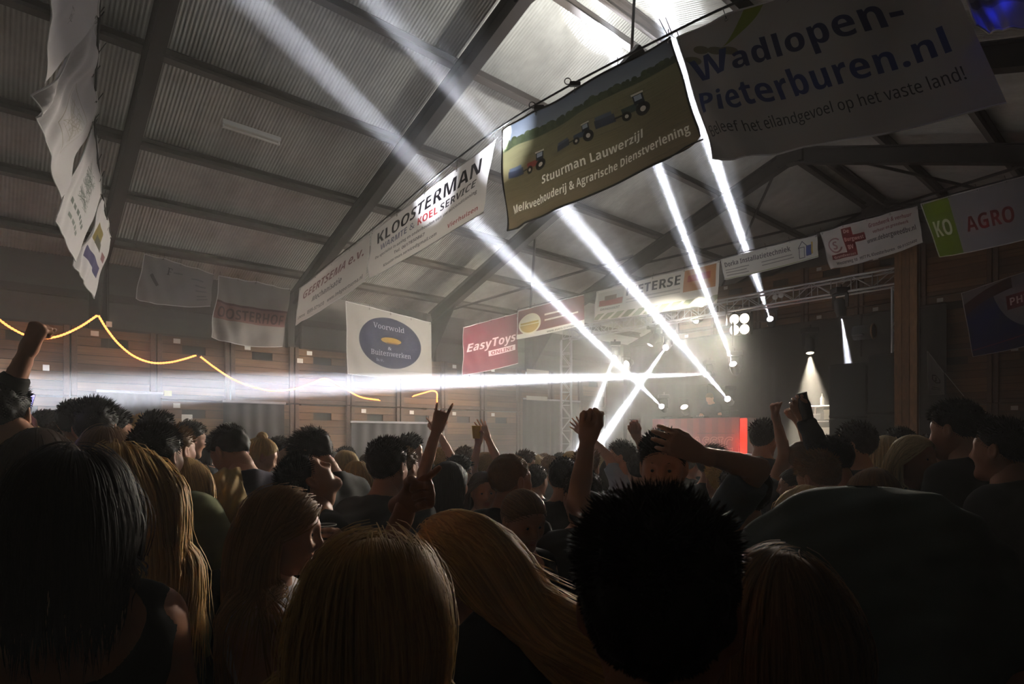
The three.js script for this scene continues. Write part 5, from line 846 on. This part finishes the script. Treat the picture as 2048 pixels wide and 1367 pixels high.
A('person in a red shirt cut by the right picture edge', 2046, 846, 3.3, -60, { cloth: { kind: 'tee', color: 0x6a1216 }, hair: { kind: 'short', color: 'dark' } });
A('person with long blond hair below the jacketed one, left of the bent back', 1622, 968, 2.55, -15, { fem: true, headRoll: 0.3, headPitch: 0.2, cloth: { kind: 'long', color: 0x14141a }, hair: { kind: 'long', color: 'blond', len: 0.45 } });
A('pale faced person looking left, squeezed between two jackets', 1592, 934, 3.6, -85, { fem: true, face: true, cloth: { kind: 'tee', color: 0x23202a }, hair: { kind: 'bun', color: 'dark' } });
A('person with a blond crop peeping out behind the jacket right of the big head', 1444, 916, 3.2, -20, { cloth: { kind: 'tee', color: 0x202022 }, hair: { kind: 'short', color: 'blond', len: 0.05 } });
A('person with a swept dark quiff in front of the red booth', 1421, 889, 3.9, 35, { cloth: { kind: 'tee', color: 0x24262a }, hair: { kind: 'short', color: 'dark', len: 0.06, comb: [-0.5, 0.3, 0.5] } });
A('low dark head left of the quiff in front of the red booth', 1377, 899, 5.2, 30, { cloth: { kind: 'tee', color: BLK }, hair: { kind: 'short', color: 'black' } });
// ---- middle
const rimMan = A('person with thick dark hair and a charcoal shirt, back turned, centre left', 773, 875, 2.75, 32, { build: 1.05, l: { elbow: [700, 1100, 2.5], hand: [668, 1075, 2.15], pose: 'hold' }, cloth: { kind: 'tee', color: 0x23252a, sleeve: 0.8 }, hair: { kind: 'short', color: 'dark', len: 0.045, top: 0.028 } });
A('person with black hair and a royal blue shirt looking right', 817, 867, 4.6, 70, { cloth: { kind: 'tee', color: 0x1c3f9c }, hair: { kind: 'short', color: 'black', len: 0.05 } });
A('person with a light crop and black shirt between the charcoal and the blue shirt', 808, 893, 3.9, 40, { cloth: { kind: 'tee', color: BLK }, hair: { kind: 'short', color: 'light' } });
A('person with a straight blond bob seen from behind', 714, 919, 3.55, 25, { fem: true, cloth: { kind: 'long', color: 0x121216 }, hair: { kind: 'bob', color: 'blond', len: 0.3, vol: 0.02 } });
A('person with ash blond hair left of the straight bob', 692, 898, 4.6, 30, { fem: true, cloth: { kind: 'tee', color: 0x1a1a1a }, hair: { kind: 'long', color: 'blond', len: 0.3 } });
A('dark haired person behind the two blond heads near the drape', 690, 892, 5.4, 50, { cloth: { kind: 'tee', color: BLK }, hair: { kind: 'short', color: 'black' } });
A('person in black leaning down to the left with dark hair, ear lit', 600, 864, 3.1, -48, { headPitch: 0.5, headYaw: 0.2, lean: 0.15, skin: 3, cloth: { kind: 'jacket', color: 0x0c0c0f }, hair: { kind: 'short', color: 'black', len: 0.05 } });
A('white haired person glowing behind the leaning one in black', 636, 889, 5.6, 60, { cloth: { kind: 'tee', color: 0x1d1d20 }, hair: { kind: 'short', color: 'white', top: 0.014, len: 0.015 } });
A('person with grey blond hair right of the white haired one', 664, 900, 5.0, 40, { fem: true, cloth: { kind: 'tee', color: 0x18181a }, hair: { kind: 'long', color: 'grey', len: 0.3 } });
A('person with a messy blond topknot looking down right', 534, 874, 4.0, 78, { fem: true, face: true, headPitch: 0.35, cloth: { kind: 'tee', color: 0x141417 }, hair: { kind: 'bun', color: 'blond', bunY: 0.13, bunZ: -0.04 } });
A('dark haired person behind the topknot', 556, 872, 4.8, 100, { cloth: { kind: 'tee', color: 0x101012 }, hair: { kind: 'short', color: 'dark' } });
A('person with head thrown back and a hand held over the mouth', 562, 922, 2.5, 78, { headPitch: -0.85, skin: 3, cloth: { kind: 'tee', color: 0x101014, sleeve: 0.5 }, hair: { kind: 'short', color: 'black' }, r: { elbow: [640, 1080, 2.45], hand: [604, 955, 2.5], handTo: [580, 925, 2.62], pose: 'relaxed', palmW: [-1, 0, 0] } });
A('person with dark hair and light collar looking down right by the pictogram sign', 386, 840, 4.6, 72, { face: true, headPitch: 0.2, cloth: { kind: 'jacket', color: 0x10131b }, hair: { kind: 'short', color: 'black' } });
A('grey cropped dark skinned person in a bright blue shirt by the wall', 458, 841, 5.6, 55, { skin: 2, cloth: { kind: 'tee', color: 0x2a55c8 }, hair: { kind: 'short', color: 'grey', top: 0.006, side: 0.004, len: 0.006, sideLen: 0.005 } });
A('person with reddish brown hair and a pale blue shirt behind the olive shirt', 349, 851, 3.4, 50, { cloth: { kind: 'tee', color: 0x7fa2b4 }, hair: { kind: 'short', color: 'light', len: 0.05 } });
A('person with long honey blond hair between the olive and purple shirts', 372, 912, 2.9, 35, { fem: true, headPitch: 0.25, headRoll: -0.15, cloth: { kind: 'long', color: 0x121217 }, hair: { kind: 'long', color: 'blond', len: 0.5, blow: [0.25, 0, 0] } });
A('small distant person looking right under the drape', 482, 878, 6.4, 80, { cloth: { kind: 'tee', color: 0x1a1a1c }, hair: { kind: 'short', color: 'brown' } });
// ---- left side
A('light haired small person behind the olive shirt, left of the head', 284, 827, 4.8, 60, { cloth: { kind: 'tee', color: 0x3a3a3e }, hair: { kind: 'short', color: 'blond' } });
A('dark head right behind the olive shirt, above it', 312, 822, 3.8, 40, { cloth: { kind: 'tee', color: BLK }, hair: { kind: 'short', color: 'black', len: 0.05 } });
A('black haired person, leftmost of the three dark heads before the low drape', 152, 797, 3.75, 30, { cloth: { kind: 'tee', color: BLK }, hair: { kind: 'short', color: 'black' } });
A('black haired person, middle and broadest of the three dark heads before the low drape', 190, 799, 3.1, 20, { cloth: { kind: 'jacket', color: BLK }, hair: { kind: 'short', color: 'black', top: 0.035, len: 0.06 } });
A('dark haired person looking right, rightmost of the three dark heads before the low drape', 220, 816, 3.55, 72, { face: true, cloth: { kind: 'tee', color: 0x101012 }, hair: { kind: 'short', color: 'black', len: 0.05 } });
A('person with wavy dark blond hair below the three dark heads', 212, 850, 2.7, 20, { fem: true, cloth: { kind: 'long', color: 0x121214 }, hair: { kind: 'long', color: 'light', len: 0.35, wave: 0.02, vol: 0.03 } });
A('small person looking right with a pale forehead at the far left', 92, 818, 4.7, 75, { face: true, cloth: { kind: 'tee', color: 0x141416 }, hair: { kind: 'short', color: 'dark' } });
A('person at the left picture edge with a fist raised high', 2, 752, 2.5, 20, { skin: 3, cloth: { kind: 'long', color: 0x1d1c18, sleeve: 1.6 }, hair: { kind: 'short', color: 'black' }, r: { elbow: [26, 850, 2.5], hand: [36, 745, 2.5], pose: 'fist', palmW: [0.3, 0, -1] }, l: { u: [0.3, -1, 0.1] }, fineHands: true });
const phoneMan = A('person with pale blond hair lifting a phone at the far left', 44, 838, 3.1, 30, { fem: true, cloth: { kind: 'tee', color: 0x151518 }, hair: { kind: 'long', color: 'blond', len: 0.35 }, r: { elbow: [98, 985, 2.9], hand: [63, 870, 2.85], pose: 'hold' } });
A('person with straight brown hair left of the three dark heads', 78, 850, 2.05, 15, { fem: true, cloth: { kind: 'long', color: 0x14120f }, hair: { kind: 'long', color: 'brown', len: 0.45 } });
// ---- centre right
A('person with long dark hair and a leather jacket, arm up in a horned hand', 897, 919, 3.0, 40, { fem: true, headYaw: -0.2, cloth: { kind: 'jacket', color: 0x0d0d10, sleeve: 0.4, rough: 0.4 }, hair: { kind: 'long', color: 'dark', len: 0.4 }, l: { elbow: [847, 930, 3.0], hand: [874, 857, 3.0], pose: 'horns', palmW: [0, 0, -1] }, fineHands: true });
A('light haired person in white light with one finger pointing up', 885, 893, 5.3, 40, { skin: 3, cloth: { kind: 'tee', color: 0xa9b4c4 }, hair: { kind: 'short', color: 'blond' }, r: { elbow: [900, 905, 5.2], hand: [885, 880, 5.2], pose: 'point' } });
A('brown haired person between the pointing finger and the two raised hands', 929, 893, 5.5, 35, { cloth: { kind: 'tee', color: 0x222226 }, hair: { kind: 'short', color: 'brown', len: 0.05 } });
A('curly black haired person right of the long dark hair', 917, 908, 4.1, 50, { fem: true, cloth: { kind: 'tee', color: 0x14181f }, hair: { kind: 'short', color: 'black', top: 0.035, side: 0.025, len: 0.05, sideLen: 0.04, messy: 1.5 } });
A('person with brown hair and a shaded face looking back at the camera', 967, 940, 3.4, 165, { fem: true, face: true, headPitch: 0.1, cloth: { kind: 'tee', color: 0x1d2230 }, hair: { kind: 'long', color: 'brown', len: 0.25, low: -0.004 } });
const goldMan = A('person with a grey blond crop raising both hands around a golden cup', 970, 901, 4.8, 60, { skin: 3, cloth: { kind: 'tee', color: 0xb5b3b0, sleeve: 0.5 }, hair: { kind: 'short', color: 'blond', top: 0.01, len: 0.012 }, l: { elbow: [946, 930, 4.7], hand: [956, 888, 4.7], pose: 'hold' }, r: { elbow: [1000, 905, 4.8], hand: [978, 882, 4.8], pose: 'open' } });
A('person with a cropped head and black shirt turned right, ear lit', 1018, 902, 2.65, 42, { skin: 2, headYaw: -0.15, cloth: { kind: 'tee', color: 0x0d0d0f }, hair: { kind: 'short', color: 'light', top: 0.012, side: 0.004, len: 0.012, sideLen: 0.006 } });
A('brown haired person just right of the cropped head', 1048, 900, 5.2, 60, { cloth: { kind: 'tee', color: 0x2a2a2e }, hair: { kind: 'short', color: 'brown', len: 0.05 } });
A('person with pale curls in front of the grey lit drape', 1074, 910, 6.1, 30, { fem: true, cloth: { kind: 'tee', color: 0x303034 }, hair: { kind: 'short', color: 'pale', top: 0.03, side: 0.025, len: 0.05, sideLen: 0.04, messy: 1.4 } });
A('sandy haired person right of the pale curls', 1100, 911, 5.6, 40, { cloth: { kind: 'tee', color: 0x4a4a50 }, hair: { kind: 'short', color: 'light' } });
A('low dark head and grey shirt below the pale curls', 1072, 928, 4.3, 30, { cloth: { kind: 'tee', color: 0x4d525a }, hair: { kind: 'short', color: 'dark' } });
const chainMan = A('person with a bull neck and a silver chain seen from behind', 1127, 911, 3.3, 22, { build: 1.08, cloth: { kind: 'tee', color: 0x101012 }, hair: { kind: 'short', color: 'black', top: 0.02, side: 0.006, len: 0.025 } });
A('light haired head right behind the raised fist', 1172, 895, 3.8, 20, { cloth: { kind: 'tee', color: 0x777a80 }, hair: { kind: 'short', color: 'light', len: 0.05 } });
A('person in a pale shirt looking left with an arm stretched up to the left', 1245, 880, 4.7, -80, { face: true, cloth: { kind: 'tee', color: 0x8b93a5, sleeve: 0.7 }, hair: { kind: 'short', color: 'black', len: 0.05 }, l: { elbow: [1215, 908, 4.7], hand: [1163, 860, 4.7], pose: 'open' } });
const glassMan = A('low dark haired person lifting a clear glass, left of the hand on the brow', 1276, 905, 4.3, -10, { cloth: { kind: 'tee', color: 0x17171a }, hair: { kind: 'short', color: 'black' }, r: { elbow: [1295, 925, 4.2], hand: [1282, 893, 4.2], pose: 'hold' } });
// ---- the loose last rows
{
  const spots = [[620, 905, 6.2], [655, 908, 6.8], [736, 906, 6.0], [842, 905, 6.4], [862, 909, 7.0], [906, 900, 6.6], [943, 903, 6.3], [990, 905, 6.8], [1012, 909, 7.4], [1034, 907, 6.6], [1062, 903, 7.2], [1088, 906, 7.0], [1120, 904, 7.3], [1142, 900, 6.2], [1196, 906, 6.4], [1212, 903, 5.6], [1226, 911, 5.0], [1300, 910, 6.2], [1318, 908, 7.0], [1350, 909, 6.6], [1398, 908, 6.5], [1466, 908, 6.2], [1496, 905, 6.4], [1570, 903, 6.6], [1690, 896, 5.4], [1735, 893, 5.6], [1855, 868, 5.2], [1930, 858, 5.4], [420, 868, 5.2], [505, 884, 5.6], [586, 893, 5.8], [262, 850, 4.4], [120, 842, 4.2], [18, 838, 4.2]];
  const cols = ['brown', 'blond', 'dark', 'light', 'black', 'pale'], tones = [0x2a2a2e, 0x3c3e44, 0x15151a, 0x55504c, 0x20242c, 0x6d6a70];
  const nth = ['first', 'second', 'third', 'fourth', 'fifth', 'sixth', 'seventh', 'eighth', 'ninth', 'tenth', 'eleventh', 'twelfth', 'thirteenth', 'fourteenth', 'fifteenth', 'sixteenth', 'seventeenth', 'eighteenth', 'nineteenth', 'twentieth', 'twenty first', 'twenty second', 'twenty third', 'twenty fourth', 'twenty fifth', 'twenty sixth', 'twenty seventh', 'twenty eighth', 'twenty ninth', 'thirtieth', 'thirty first', 'thirty second', 'thirty third', 'thirty fourth'];
  const order = spots.map((s, i) => [s[0], i]).sort((a, b) => a[0] - b[0]).map((s) => s[1]);
  spots.forEach(([x, top, d], i) => { const fem = i % 3 === 1, c = cols[(i * 5 + 2) % 6]; A(`small ${c === 'pale' ? 'fair' : c} haired person in the rearmost rows, ${nth[order.indexOf(i)]} from the left`, x, top, d, 49 - Math.atan((x - CX) / F) * 50 + (hash(i, 3, 1) - 0.5) * 60, { fem, group: 'small heads in the rearmost rows', cloth: { kind: 'tee', color: tones[(i * 7) % 6] }, hair: fem ? { kind: 'long', color: c, len: 0.3 } : { kind: 'short', color: c } }); });
}
// the disc jockey
A('disc jockey bowed over the decks behind the red booth', 1417, 786, 16.0, 211, { headPitch: 0.35, lean: 0.15, skin: 3, cloth: { kind: 'tee', color: 0x23262a }, hair: { kind: 'short', color: 'light' }, baseY: 1.0, l: { u: [0.3, -0.8, 0.4], f: [-0.2, -0.2, 1] }, r: { u: [-0.3, -0.8, 0.4], f: [0.2, -0.2, 1] } });
// ---------------------------------------------------------------- held things and small wear
const cupMat = new THREE.MeshPhysicalMaterial({ color: 0xffffff, roughness: 0.08, transmission: 0.92, thickness: 0, ior: 1.45 });
const rimMat = std(0xe9e9ea, { roughness: 0.3 }), beerMat = new THREE.MeshPhysicalMaterial({ color: 0xd8a84a, roughness: 0.1, transmission: 0.6, thickness: 0 });
function cup(label, who, side, { mat = cupMat, beer = true, name = 'cup', fill: lvl = 0.5, p = [0, 0.078, 0.044] } = {}) {
  const pos = who.handPoint(side, p), k = who.s, t = thing(name, label, 'cup', pos.clone().add(v3(0, -0.05 * k, 0)));
  part('wall', new THREE.LatheGeometry([[0, 0], [0.028, 0], [0.031, 0.006], [0.04, 0.105]].map(([x, y]) => new THREE.Vector2(x * k, y * k)), 28), mat, t);
  part('rim', new THREE.TorusGeometry(0.0405 * k, 0.002 * k, 8, 32).rotateX(Math.PI / 2).translate(0, 0.106 * k, 0), mat === cupMat ? rimMat : mat, t);
  if (beer) part('beer', new THREE.LatheGeometry([[0, 0.004], [0.027, 0.004], [0.03 + 0.01 * lvl * 0.9, 0.1 * lvl], [0, 0.1 * lvl]].map(([x, y]) => new THREE.Vector2(x * k, y * k)), 24), beerMat, t);
  return t;
}
cup('clear plastic cup of beer held out between the V neck and the big head', cupMan, 'r', { fill: 0.3 });
cup('clear cup in a reddish hand beside the tall dark person', redCup, 'r', { fill: 0.5 });
cup('clear glass lifted against the haze left of the hand on the brow', glassMan, 'r', { beer: false });
cup('shiny golden cup between two raised hands', goldMan, 'l', { mat: std(0xd8b43a, { roughness: 0.3, metalness: 0.6 }), beer: false });
cup('clear plastic cup in front of the nose of the person in profile', rimMan, 'l', { fill: 0.4 });
{
  const p = phoneMan.handPoint('r', [0, 0.1, 0.03]), t = thing('phone', 'phone with a bright bluish screen held up at the far left', 'phone', p.clone().add(v3(0, 0.05, 0)), 0.9); t.rotation.z = -0.25;
  part('case', rbox(0.075, 0.155, 0.009, 0.004), M.black, t);
  part('screen', new THREE.PlaneGeometry(0.068, 0.145).translate(0, 0, 0.0052), new THREE.MeshStandardMaterial({ color: 0xccccff, emissive: 0xb8b0ff, emissiveIntensity: 2.2 }), t);
  const l = new THREE.PointLight(0xc0b8ff, 0.02, 0, 2); l.position.set(0, 0, 0.03); l.castShadow = true; l.name = 'screen_glow'; t.add(l);
}
{
  const p = at(1622, 862, 3.3), t = thing('bottle', 'dark bottle held upright above the jacketed people', 'bottle', p.clone().add(v3(0, -0.02, 0))); t.rotation.z = 0.22;
  part('glass', new THREE.LatheGeometry([[0, 0], [0.03, 0], [0.033, 0.01], [0.033, 0.17], [0.026, 0.2], [0.026, 0.23], [0, 0.23]].map(([x, y]) => new THREE.Vector2(x, y)), 20), std(0x1a1510, { roughness: 0.25 }), t);
  part('cap', cyl(0.027, 0.027, 0.012, 18, 0, 0.232, 0), std(0x2a2622), t);
}
{
  const g = new THREE.TorusGeometry(0.078, 0.0035, 6, 40); const c = chainMan.up(v3(0, 1.505, -0.01));
  const m = part('necklace', g.rotateX(Math.PI / 2 - 0.35).translate(c.x, c.y, c.z), M.chrome, chainMan.g, 'silver neck chain');
}

{                                                               // scarf and watch of the purple shirt, ear rings of the V neck
  const S = scarfMan, pts = [[-0.03, 1.52, 0.08], [0.07, 1.54, 0.01], [0.12, 1.5, -0.05], [0.13, 1.41, -0.1], [0.1, 1.28, -0.125], [0.06, 1.17, -0.12]].map((p) => S.up(v3(...p))), bs = [];
  for (let i = 0; i < pts.length - 1; i++) bs.push(bone(pts[i], pts[i + 1], 0.06, 0.07, 0.03));
  const f = union(bs); part('scarf', surfaceNets((x, y, z) => smax(f(x, y, z), S.clothF(x, y, z) - 0.016 - 0.006 * Math.sin(x * 90 + y * 50 + z * 40), 0.008), [-0.35, 1.0, -0.35], [0.3, 1.75, 0.35], 0.013), clothMat(0xb09664), S.g, 'beige scarf');
  const A = S.arms.l, w = new THREE.TorusGeometry(0.031, 0.008, 8, 24).scale(1, 1, 1.8); w.applyQuaternion(new THREE.Quaternion().setFromUnitVectors(v3(0, 0, 1), A.f)).translate(...A.E.clone().addScaledVector(A.f, 0.215).toArray()); part('watch', w, M.black, S.g, 'dark wrist watch');
  for (const q of [-1, 1]) vneck.headPart('ear_ring', new THREE.TorusGeometry(0.011, 0.0018, 8, 20).rotateY(0.6).translate(q * 0.082, -0.046, -0.006), M.chrome);
}
renderer.render(scene, camera);
